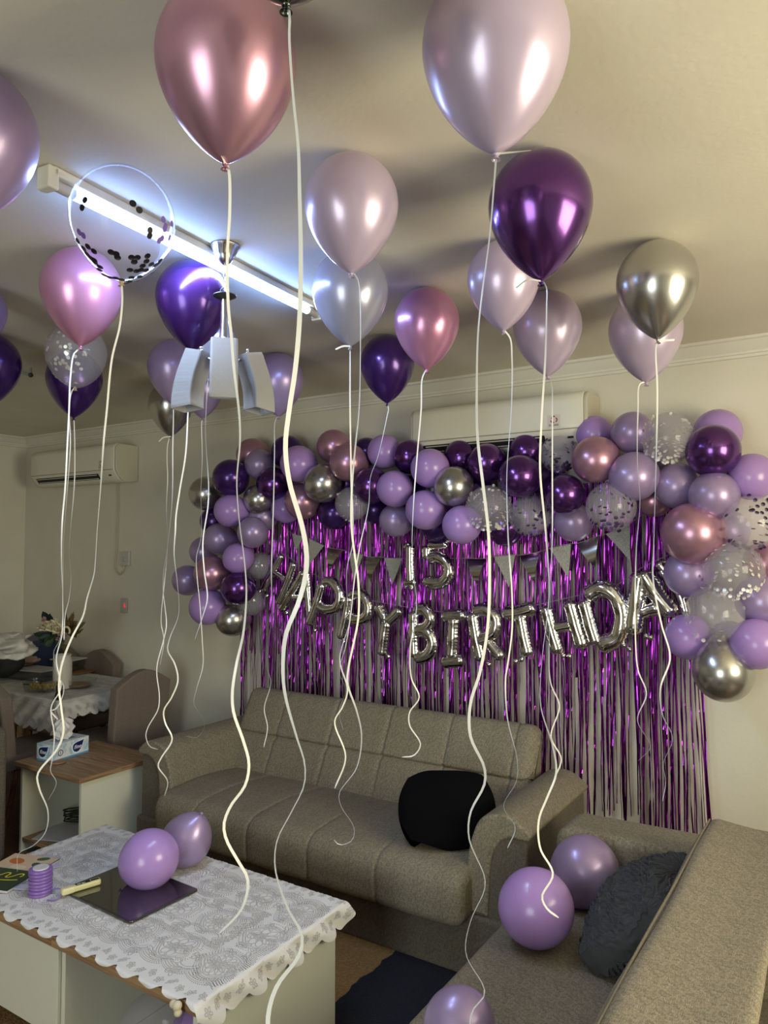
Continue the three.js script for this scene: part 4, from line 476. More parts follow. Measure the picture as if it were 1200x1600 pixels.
// ------------------------------------------------------------------ foil letter balloons
// each stroke: list of pixel points it runs through, tube radius in pixels; puckered seams along both sides
function foilGeometry(strokes, zc) {
  const gs = [];
  strokes.forEach((st, si) => {
    const pts = st.p.map(([x, y, dz]) => onZ(x, y, zc + (dz || 0) + si * 0.0012)); const r = st.r;
    const closed = !!st.c; const c = new THREE.CatmullRomCurve3(pts, closed, 'catmullrom', st.k ?? 0.35); const len = c.getLength(), n = Math.max(16, Math.round(len / 0.005)), M = 18; const pos = [], uv = [], idx = [];
    for (let i = 0; i <= n; i++) { const u = i / n, p = c.getPointAt(closed ? u % 1 : u), tg = c.getTangentAt(closed ? u % 1 : u); const zax = V(0, 0, 1); const side = new THREE.Vector3().crossVectors(tg, zax).normalize(); const nz = new THREE.Vector3().crossVectors(side, tg).normalize();
      const d = Math.min(u, 1 - u) * len; const end = closed ? 1 : Math.sqrt(Math.min(1, Math.max(0.0, 1 - (1 - Math.min(1, d / (r * 0.8))) ** 2))); const rad = r * (0.12 + 0.88 * end) * (1 + 0.03 * Math.sin(u * len * 60 + si));
      for (let m = 0; m <= M; m++) { const a = m / M * Math.PI * 2, seam = Math.abs(Math.cos(a)) ** 5, q = rad * (1 - 0.10 * seam * (0.5 + 0.5 * Math.sin(u * len * 330 + (Math.cos(a) > 0 ? 0 : 2) + 1.3 * Math.sin(u * len * 90)))), fin = 1 + 0.16 * Math.abs(Math.cos(a)) ** 24; const v = p.clone().addScaledVector(side, Math.cos(a) * q * fin).addScaledVector(nz, Math.sin(a) * q * 0.92); pos.push(v.x, v.y, v.z); uv.push(u * len, m / M); } }
    for (let i = 0; i < n; i++) for (let m = 0; m < M; m++) { const a = i * (M + 1) + m, b = a + 1, d = a + M + 1; idx.push(a, b, d, b, d + 1, d); }
    const g = new THREE.BufferGeometry(); g.setAttribute('position', new THREE.Float32BufferAttribute(pos, 3)); g.setAttribute('uv', new THREE.Float32BufferAttribute(uv, 2)); g.setIndex(idx); g.computeVertexNormals(); gs.push(g);
    if (st.tail) { const e = pts[pts.length - 1]; }
  });
  return merge(gs);
}
const px = (v, x = 700) => v / 1150 * 3.85;                              // pixels to metres at the letters
function letter(name, label, strokes, zc = BACK + 0.14, tails = []) {
  const all = strokes.map((s) => ({ ...s, r: px(s.r * 1.12) }));
  const g = foilGeometry(all, zc); g.computeBoundingBox(); const c = g.boundingBox.getCenter(V()); g.translate(-c.x, -c.y, -c.z);
  const t = thing(name, label, 'foil balloon', [c.x, c.y, c.z]); part('envelope', g, FOIL, t);
  for (const [x, y] of tails) { const p = onZ(x, y, zc); const k = new THREE.SphereGeometry(px(4), 14, 10); const q = k.attributes.position; for (let i = 0; i < q.count; i++) { const f = 1 + 0.22 * Math.sin(q.getX(i) * 900) * Math.sin(q.getY(i) * 1100 + 1); q.setXYZ(i, q.getX(i) * f, q.getY(i) * f, q.getZ(i) * f); } k.computeVertexNormals(); part('filler_tab', k, FOIL, t, [p.x - c.x, p.y - c.y, p.z - c.z]); }
}
letter('foil_letter', 'silver foil letter H that begins the word HAPPY, turned almost edge-on', [{ p: [[441, 866], [427, 893], [410, 923]], r: 6 }, { p: [[460, 878], [450, 906], [434, 944]], r: 6.5 }, { p: [[427, 893], [448, 908]], r: 5 }], BACK + 0.16, [[406, 924], [417, 931]]);
letter('foil_letter', 'silver foil letter A in the word HAPPY', [{ p: [[476, 892], [459, 920], [438, 954]], r: 7.5 }, { p: [[478, 892], [482, 930], [486, 978]], r: 7.5 }, { p: [[456, 934], [483, 932]], r: 5 }], BACK + 0.13, [[448, 958]]);
letter('foil_letter', 'first silver foil letter P of HAPPY, next to the A', [{ p: [[504, 910], [494, 945], [482, 977]], r: 7.5 }, { p: [[504, 910], [520, 910], [531, 928], [526, 948], [509, 952], [496, 944]], r: 8, k: 0.5 }], BACK + 0.15, [[492, 985]]);
letter('foil_letter', 'second silver foil letter P of HAPPY, next to the Y', [{ p: [[545, 931], [540, 965], [532, 999]], r: 7.5 }, { p: [[546, 931], [563, 928], [575, 944], [573, 962], [556, 969], [543, 962]], r: 8.5, k: 0.5 }], BACK + 0.13, [[537, 1003]]);
letter('foil_letter', 'silver foil letter Y that ends the word HAPPY', [{ p: [[590, 943], [597, 958], [605, 971]], r: 8.5 }, { p: [[627, 950], [617, 961], [604, 972]], r: 8.5 }, { p: [[604, 970], [600, 998], [597, 1025]], r: 8.5 }], BACK + 0.14, [[607, 1026]]);
letter('foil_letter', 'silver foil letter B that begins the word BIRTHDAY', [{ p: [[646, 955], [646, 990], [648, 1028]], r: 8.5 }, { p: [[646, 954], [664, 953], [673, 967], [664, 981], [648, 984]], r: 8.5, k: 0.5 }, { p: [[648, 985], [668, 988], [676, 1005], [668, 1023], [648, 1029]], r: 9, k: 0.5 }], BACK + 0.14);
letter('foil_letter', 'silver foil letter I in the word BIRTHDAY', [{ p: [[691, 964], [708, 962], [729, 961]], r: 8.5 }, { p: [[709, 964], [708, 1000], [706, 1030]], r: 9 }, { p: [[690, 1035], [708, 1033], [726, 1031]], r: 8.5 }], BACK + 0.14);
letter('foil_letter', 'silver foil letter R in the word BIRTHDAY', [{ p: [[738, 957], [744, 995], [753, 1034]], r: 9 }, { p: [[738, 956], [758, 953], [774, 966], [772, 987], [755, 999], [745, 998]], r: 9, k: 0.5 }, { p: [[760, 998], [773, 1015], [786, 1030]], r: 8.5 }], BACK + 0.14, [[764, 1038]]);
letter('foil_letter', 'silver foil letter T in the word BIRTHDAY', [{ p: [[785, 959], [812, 956], [838, 948]], r: 9 }, { p: [[812, 958], [818, 992], [826, 1026]], r: 9.5 }], BACK + 0.14, [[806, 1033], [815, 1030]]);
letter('foil_letter', 'silver foil letter H in the word BIRTHDAY', [{ p: [[852, 946], [862, 985], [873, 1022]], r: 9.5 }, { p: [[889, 938], [899, 975], [911, 1014]], r: 9.5 }, { p: [[863, 982], [885, 978], [897, 976]], r: 7 }], BACK + 0.14, [[890, 1025], [880, 1024]]);
letter('foil_letter', 'silver foil letter D in the word BIRTHDAY', [{ p: [[912, 936], [922, 975], [932, 1008]], r: 9 }, { p: [[914, 932], [940, 920], [962, 933], [972, 962], [966, 994], [948, 1005], [934, 1008]], r: 10.5, k: 0.5 }], BACK + 0.15, [[984, 1014], [975, 1008]]);
letter('foil_letter', 'silver foil letter A in the word BIRTHDAY, left of the arch', [{ p: [[1001, 893], [995, 940], [989, 992]], r: 11 }, { p: [[1003, 893], [1026, 930], [1052, 962]], r: 10 }, { p: [[997, 958], [1014, 953], [1032, 948]], r: 8 }], BACK + 0.16, [[1010, 994], [1018, 996]]);
letter('foil_letter', 'silver foil letter Y at the end of BIRTHDAY, half hidden by the arch', [{ p: [[1027, 877], [1038, 890], [1049, 903]], r: 8 }, { p: [[1030, 890], [1056, 914], [1078, 938]], r: 7 }, { p: [[1049, 903], [1064, 934], [1072, 962]], r: 7 }], BACK + 0.10);
letter('foil_digit', 'silver foil digit 1 above the letter B', [{ p: [[641, 850], [641, 880], [642, 912]], r: 7.5 }, { p: [[632, 858], [641, 848]], r: 5 }, { p: [[631, 911], [642, 910], [652, 910]], r: 6.5 }], BACK + 0.15, [[634, 916], [643, 919]]);
letter('foil_digit', 'silver foil digit 5 above the letter I', [{ p: [[668, 852], [684, 852], [700, 850]], r: 6 }, { p: [[667, 852], [667, 864], [668, 874]], r: 7.5 }, { p: [[668, 874], [684, 870], [698, 880], [701, 896], [690, 910], [672, 910], [665, 902]], r: 8.5, k: 0.5 }], BACK + 0.15, [[700, 845], [663, 910]]);
solo('banner_thread', tube([[420, 868], [441, 866], [476, 888], [504, 905], [545, 928], [590, 940], [646, 950], [709, 957], [760, 952], [812, 950], [870, 938], [914, 928], [960, 916], [1001, 888], [1060, 860]].map(([x, y]) => onZ(x, y, BACK + 0.12)), 0.0012, 5, 160), std(rgb(0.35, 0.33, 0.32), 0.7), 'thin grey thread that carries the silver foil letters', 'thread');
// ------------------------------------------------------------------ balloons
const PEARL = { clearcoat: 0.35, clearcoatRoughness: 0.15 };
const BM = {
  P: phy(rgb(0.38, 0.235, 0.58), 0.24, {}),
  L: phy(rgb(0.36, 0.27, 0.49), 0.34, { metalness: 0.35, ...PEARL }),
  W: phy(rgb(0.53, 0.43, 0.60), 0.30, { metalness: 0.30, ...PEARL }),
  D: phy(rgb(0.13, 0.042, 0.23), 0.20, { metalness: 0.85, ...PEARL }),
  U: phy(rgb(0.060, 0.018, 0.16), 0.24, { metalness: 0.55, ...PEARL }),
  S: phy(rgb(0.52, 0.51, 0.49), 0.25, { metalness: 0.92 }),
  R: phy(rgb(0.50, 0.275, 0.38), 0.30, { metalness: 0.7 }),
  K: phy(rgb(0.55, 0.25, 0.42), 0.28, { metalness: 0.5, ...PEARL }),
  B: phy(rgb(0.42, 0.43, 0.58), 0.26, { metalness: 0.35, transmission: 0.25, thickness: 0, ...PEARL }),
  C: phy(rgb(0.90, 0.88, 0.93), 0.08, { transmission: 0.84, thickness: 0, specularIntensity: 0.5 }),
  X: phy(rgb(0.92, 0.91, 0.94), 0.04, { transmission: 0.94, thickness: 0, specularIntensity: 0.13 }),
  G: phy(rgb(0.14, 0.15, 0.13), 0.22, { metalness: 1 }),
};
BM.Q = BM.C; BM.T = phy(rgb(0.70, 0.68, 0.75), 0.1, { transmission: 0.75, thickness: 0 });
const confSilver = std(rgb(0.80, 0.79, 0.74), 0.3, { metalness: 0.35, side: THREE.DoubleSide }), confPurple = std(rgb(0.07, 0.03, 0.12), 0.35, { metalness: 0.6, side: THREE.DoubleSide }), confBlack = std(rgb(0.02, 0.016, 0.022), 0.35, { metalness: 0.4, side: THREE.DoubleSide }), confLilac = std(rgb(0.30, 0.18, 0.65), 0.35, { metalness: 0.4, side: THREE.DoubleSide });
const knotTan = std(rgb(0.5, 0.38, 0.2), 0.5);
// outline of a unit balloon: y from -low (neck) to up (crown), equator at 0
function outline(y, low, sharp) { if (y >= 0) { const t = y / 1.04; return Math.sqrt(Math.max(0, 1 - t * t)); } const s = -y / low; return Math.pow(Math.max(0, 1 - Math.pow(s, 1.85)), sharp); }
const bodies = new Map();
function bodyGeo(low, sharp) { const k = low + '/' + sharp; if (!bodies.has(k)) { const p = [], n = 56; for (let i = 0; i <= n; i++) { const t = i / n, y = -low * 0.995 + (low * 0.995 + 1.04) * (1 - Math.cos(t * Math.PI)) / 2; p.push(new THREE.Vector2(i === n ? 0 : Math.max(0.02, outline(y, low, sharp)), y)); } bodies.set(k, new THREE.LatheGeometry(p, 56)); } return bodies.get(k); }
const knotGeo = mergeGeometries([(() => { const g = new THREE.TorusGeometry(0.032, 0.022, 8, 16); g.rotateX(Math.PI / 2); return clean(g); })(), clean(new THREE.LatheGeometry([[0.028, 0.02], [0.03, -0.03], [0.055, -0.075], [0.075, -0.085], [0.07, -0.075], [0.022, -0.03]].map((q) => new THREE.Vector2(...q)), 16))]);
const dotGeo = new THREE.CircleGeometry(1, 14);
function surf(dir, low, sharp) { let a = 0.3, b = low * 1.1; for (let i = 0; i < 24; i++) { const k = (a + b) / 2, x = Math.hypot(dir.x, dir.z) * k, y = dir.y * k; (y > 1.04 || y < -low || x > outline(y, low, sharp)) ? b = k : a = k; } return a; }
function balloon(name, type, label, pos, R, o = {}) {
  const low = o.low ?? 1.5, sharp = o.sharp ?? 0.82; const t = thing(name, label, 'balloon', pos, 0, o.group);
  const q = o.axis ? new THREE.Quaternion().setFromUnitVectors(V(0, 1, 0), o.axis.clone().normalize()) : new THREE.Quaternion();
  const e = part('envelope', bodyGeo(low, sharp), BM[type], t); e.scale.setScalar(R); e.quaternion.copy(q);
  if (o.knot !== false) { const k = part('knot', knotGeo, o.knotMat ?? ('CQX'.includes(type) ? knotTan : BM[type]), t); k.scale.setScalar(Math.max(0.085, R * 0.9)); k.quaternion.copy(q); k.position.copy(V(0, -low * R * 0.995 - 0.002, 0).applyQuaternion(q)); }
  if (o.confetti) { const [n, mat, sz, list] = o.confetti; const gs = [];
    for (let i = 0; i < n; i++) { const d = o.confDir ? o.confDir().normalize() : V(rr(-1, 1), rr(-1, 0.6), rr(-1, 1)).normalize(); const k = surf(d.clone(), low, sharp) * R * 1.004; const g = clean(dotGeo); g.scale(sz, sz, sz); const qq = new THREE.Quaternion().setFromUnitVectors(V(0, 0, 1), d.clone().add(V(rr(-0.2, 0.2), rr(-0.2, 0.2), rr(-0.2, 0.2))).normalize()); g.applyQuaternion(qq); const p = d.clone().multiplyScalar(k).applyQuaternion(q); g.translate(p.x, p.y, p.z); gs.push(g); }
    const c = part('confetti', mergeGeometries(gs), mat, t); c.userData = { kind: 'stuff' }; }
  return t;
}
function ribbon(parent, pts, d, w = 0.0065, bow = 0.0) {
  const P = pts.map(([x, y], i) => at(x, y, d + (i ? bow * Math.sin(i * 1.7) : 0)).sub(parent.position)); const c = new THREE.CatmullRomCurve3(P, false, 'centripetal'); const L = c.getLength(), n = Math.max(24, Math.round(L / 0.012)); const pos = [], uv = [], idx = []; const ph = rr(0, 6), k = rr(5, 8);
  const eye = camera.position.clone().sub(parent.position);
  for (let i = 0; i <= n; i++) { const u = i / n, p = c.getPointAt(u), tg = c.getTangentAt(u); const s = new THREE.Vector3().crossVectors(tg, eye.clone().sub(p)).normalize(); const lowness = Math.min(1, u * 1.3); s.applyAxisAngle(tg, 0.5 + 0.85 * Math.sin(u * L * k + ph) * (0.6 + 0.4 * lowness)); const h = w / 2 * (i === n ? 0.4 : 1); pos.push(p.x - s.x * h, p.y - s.y * h, p.z - s.z * h, p.x + s.x * h, p.y + s.y * h, p.z + s.z * h); uv.push(0, u * L, 1, u * L); if (i < n) { const a = i * 2; idx.push(a, a + 2, a + 1, a + 1, a + 2, a + 3); } }
  const g = new THREE.BufferGeometry(); g.setAttribute('position', new THREE.Float32BufferAttribute(pos, 3)); g.setAttribute('uv', new THREE.Float32BufferAttribute(uv, 2)); g.setIndex(idx); g.computeVertexNormals(); part('ribbon', g, ribbonMat, parent);
}
// balloons under the ceiling: [type, knot pixel, width in pixels, label, ribbon, ribbon end stub]
function float(type, kx, ky, w, label, rib, stub, o = {}) {
  const low = o.low ?? 1.5, tot = low + 1.04; const d = (CEIL - EYE) * F / ((855 - ky) + tot / 2 * w), R = w * d / (2 * F); const k = at(kx, ky, d), ax = o.axis ?? null;
  const pos = [k.x, CEIL - 1.045 * R - 0.001, k.z]; const b = balloon('helium_balloon', type, label, pos, R, o);
  if (rib) ribbon(b, [[kx, ky - 2], ...rib], d, (o.rw ?? 0.0062) * 0.78); if (stub) ribbon(b, [[kx, ky], ...stub], d - 0.01, 0.006); b.userData.d = undefined; delete b.userData.d; return { b, d, R };
}
float('W', 775, 240, 230, 'large pale lilac pearl balloon at the top right of the photo, nearest on that side', [[775, 246], [771, 300], [765, 370], [753, 460], [747, 520], [745, 600], [746, 680], [755, 760], [763, 830], [765, 900], [762, 980], [750, 1050], [735, 1100], [735, 1150], [757, 1200], [757, 1225], [735, 1270], [733, 1310], [757, 1370], [757, 1390], [735, 1440], [728, 1490], [755, 1540], [757, 1555], [738, 1580], [733, 1620]], [[800, 238], [830, 235]]);
float('R', 352, 255, 218, 'large rose pink chrome balloon at the top left, its ribbon passing before the pendant lamp', [[357, 263], [359, 330], [356, 380], [355, 415], [357, 482], [361, 520], [365, 571], [374, 650], [375, 690], [370, 752], [374, 815], [382, 877], [385, 927], [380, 990], [369, 1040], [363, 1083], [365, 1113], [380, 1157], [389, 1193], [383, 1227], [360, 1260], [350, 1287], [353, 1310], [373, 1347], [386, 1370], [387, 1390], [376, 1423], [351, 1450], [341, 1459]], [[345, 240], [325, 207]]);
float('G', 447, 6, 305, 'dark green-grey chrome balloon at the top edge, only its knot end showing', [[452, 18], [452, 60], [458, 150], [466, 230], [468, 300], [470, 400], [468, 500], [461, 580], [452, 640], [446, 697], [452, 752], [472, 822], [479, 865], [477, 902], [465, 945], [447, 990], [442, 1040], [445, 1083], [463, 1150], [476, 1193], [475, 1227], [453, 1273], [433, 1313], [430, 1357], [450, 1420], [472, 1462], [467, 1493], [433, 1540], [420, 1580], [418, 1620]], null, { rw: 0.0074 });
float('L', -45, 345, 190, 'large lilac balloon cut by the left edge, above the tube end', null);
const big = float('X', 190, 440, 160, 'clear balloon with dark round confetti in front of the fluorescent tube', [[191, 470], [187, 510], [175, 560], [167, 640], [162, 690], [157, 765], [152, 827], [149, 877], [147, 897], [136, 935], [130, 962], [112, 997], [97, 1037], [92, 1071], [96, 1108], [99, 1145], [89, 1171], [63, 1202], [58, 1213], [62, 1234], [75, 1268], [71, 1300], [52, 1321], [29, 1334], [27, 1362]], null, { low: 1.22, sharp: 0.62 });
float('K', 126, 541, 122, 'metallic pink balloon at the left, just below the clear confetti balloon', [[124, 545], [116, 552], [110, 590], [108, 640], [105, 700], [102, 760], [97, 820], [96, 880], [98, 930], [98, 960], [93, 1000], [84, 1019], [89, 1050], [100, 1076], [87, 1108], [79, 1110], [90, 1124]]);
float('C', 118, 606, 92, 'small clear balloon with silver confetti under the metallic pink balloon', [[112, 612], [108, 640], [110, 690], [104, 780], [99, 850], [98, 920], [97, 990], [88, 1030], [95, 1075], [80, 1105], [85, 1150], [81, 1189], [79, 1205], [88, 1223], [75, 1251]], null, { low: 1.2, sharp: 0.6, confetti: [60, confSilver, 0.0075], confDir: () => V(rr(-0.3, 0.9), rr(-0.9, 0.35), rr(0.1, 1)) });
float('U', 115, 653, 84, 'dark purple balloon at the left behind the small clear confetti balloon', [[116, 665], [117, 720], [116, 760], [110, 830], [108, 870], [111, 900], [108, 935], [102, 960], [100, 1000]]);
float('U', -18, 636, 92, 'dark purple balloon cut in half by the left edge of the photo', null);
float('L', -33, 543, 78, 'sliver of a pale lilac balloon at the left edge above the dark purple one', null);
float('U', 300, 549, 113, 'vivid violet blue balloon behind the pendant lamp stem, reflecting the tube', [[297, 600], [294, 640], [290, 710], [281, 765], [275, 807], [274, 830], [272, 865], [277, 910], [279, 960], [265, 998], [262, 1016], [273, 1037], [278, 1063], [268, 1090], [256, 1110], [258, 1129], [269, 1155], [252, 1184], [247, 1197], [262, 1221], [257, 1244]]);
float('L', 271, 633, 81, 'lilac balloon left of the pendant lamp, below the violet one', [[271, 650], [270, 700], [269, 780], [261, 860], [256, 890], [255, 922], [260, 977], [255, 1002], [246, 1037], [245, 1053], [249, 1087], [247, 1108], [231, 1137], [228, 1150], [234, 1166], [247, 1171]]);
float('S', 266, 682, 68, 'dark silver chrome balloon left of the pendant lamp, the lowest of that cluster', [[262, 695], [261, 720], [262, 745], [260, 795], [262, 850], [257, 910], [252, 960], [252, 975], [256, 1000], [250, 1040]], [[255, 684], [248, 690]]);
float('L', 316, 654, 64, 'small purple lilac balloon showing just beneath the lamp shades', [[315, 665], [316, 715], [314, 765], [314, 840], [307, 870], [308, 902], [312, 940], [316, 1000], [317, 1040], [307, 1077], [303, 1100], [318, 1123], [318, 1140], [307, 1152], [290, 1150]]);
float('B', 325, 592, 82, 'pale greyish balloon hidden behind the glass lamp shades', [[322, 640], [321, 677], [326, 760], [325, 790], [317, 847], [319, 890], [324, 935], [317, 962], [304, 1000]]);
float('L', 435, 651, 79, 'lilac balloon immediately right of the pendant lamp shades', [[430, 658], [429, 700], [428, 760], [426, 830], [424, 900], [425, 960], [420, 1000], [417, 1040], [423, 1067], [413, 1107], [418, 1137], [412, 1168]]);
float('W', 549, 427, 147, 'lavender pearl balloon in the upper middle, before the bluish translucent one', [[557, 432], [561, 445], [563, 480], [563, 560], [561, 640], [555, 700], [550, 760], [549, 820], [554, 865], [560, 910], [560, 964], [551, 1012], [545, 1040], [543, 1067], [558, 1113], [565, 1150], [557, 1200], [530, 1240], [533, 1260], [553, 1293], [550, 1313], [530, 1320], [522, 1312]]);
float('B', 547, 541, 119, 'translucent bluish silver pearl balloon at the right end of the tube', [[547, 560], [547, 640], [548, 700], [549, 760], [551, 800], [551, 850], [542, 889], [543, 940], [546, 970], [531, 1030], [543, 1078], [535, 1105], [523, 1127], [540, 1183], [523, 1232]], [[536, 541], [524, 546]]);
float('K', 667, 578, 102, 'metallic rose pink balloon in the middle, right of the dark purple one', [[660, 590], [658, 640], [652, 710], [646, 790], [644, 852], [647, 904], [651, 946], [641, 1015], [643, 1060], [655, 1090], [640, 1113], [640, 1133], [657, 1163], [647, 1180], [628, 1183]]);
float('U', 605, 630, 85, 'dark purple balloon hanging just above the arch in the middle', [[607, 640], [606, 645], [590, 715], [579, 745], [576, 790], [562, 855], [554, 905], [548, 960], [540, 1010], [530, 1050], [540, 1078], [530, 1112], [536, 1140]]);
float('D', 845, 439, 161, 'deep purple chrome balloon at the upper right under the large pale one', [[853, 446], [854, 480], [852, 560], [846, 660], [844, 735], [852, 824], [856, 877], [858, 930], [846, 1040], [845, 1103], [864, 1167], [869, 1208], [855, 1246], [842, 1281], [844, 1325], [864, 1366], [847, 1401], [855, 1420], [873, 1434]], [[825, 437], [806, 450]]);
float('W', 787, 517, 112, 'pale lilac pearl balloon half hidden behind the deep purple chrome one', [[797, 528], [800, 560], [799, 640], [792, 740], [794, 840], [800, 927], [800, 985], [793, 1040], [790, 1060], [793, 1123], [808, 1187], [807, 1220], [787, 1260], [805, 1293], [793, 1325]]);
float('W', 856, 588, 106, 'pale lilac pearl balloon below the deep purple chrome one, in front of the cornice', [[862, 600], [863, 640], [863, 740], [863, 830], [860, 940], [860, 1065], [874, 1103], [861, 1151], [877, 1186], [869, 1211]]);
float('S', 1028, 531, 123, 'silver chrome balloon at the right under the ceiling', [[1025, 545], [1027, 600], [1027, 640], [1023, 798], [1021, 862], [1020, 895], [1023, 925], [1034, 977], [1047, 1028], [1032, 1075], [1035, 1116], [1051, 1154], [1037, 1192], [1040, 1224], [1035, 1252]], [[1038, 532], [1054, 531]]);
float('W', 1010, 598, 112, 'pale lilac balloon behind and below the silver chrome one at the right', [[1000, 600], [997, 640], [996, 719], [1000, 782], [994, 862], [993, 1000], [997, 1047], [1010, 1084], [996, 1125], [1016, 1167], [997, 1189]]);
{ // dark dots stuck inside the big clear balloon
  const { b, R } = big; const e = [...'x'].length && b.position; const toEye = camera.position.clone().sub(b.position).normalize(); const rt = new THREE.Vector3().crossVectors(V(0, 1, 0), toEye).normalize(), up = new THREE.Vector3().crossVectors(toEye, rt);
  const dots = [[743, 315], [791, 361], [400, 344], [380, 408], [873, 517], [871, 562], [432, 719], [478, 745], [597, 729], [632, 736], [642, 760], [737, 748], [778, 745], [755, 778], [851, 728], [842, 768], [879, 790], [912, 798], [936, 788], [953, 762], [813, 802], [725, 833], [770, 838], [800, 830], [836, 834], [735, 880], [793, 879], [720, 908], [400, 742], [428, 778], [460, 800], [485, 808], [490, 825], [527, 846], [524, 870], [560, 898], [598, 899], [635, 892], [672, 895], [700, 935], [775, 928], [885, 875], [350, 690]], lil = [[975, 410], [993, 465], [987, 490], [967, 573], [945, 593], [1030, 560], [1045, 435], [360, 615], [393, 637]];
  const put = (x, y, m) => { const nx = (x - 672) / 415, ny = -(y - 470) / 480; const n2 = nx * nx + ny * ny, nz = Math.sqrt(Math.max(0.02, 1 - n2)); const d = rt.clone().multiplyScalar(nx).addScaledVector(up, ny).addScaledVector(toEye, nz).normalize(); const k = surf(d, 1.22, 0.62) * R * 1.004; const q = part('confetti_dot', dotGeo, m, b); q.scale.setScalar(0.0082); q.position.copy(d.clone().multiplyScalar(k)); q.quaternion.setFromUnitVectors(V(0, 0, 1), d); };
  for (const [x, y] of dots) put(x, y, confBlack); for (const [x, y] of lil) put(x, y, confLilac); }

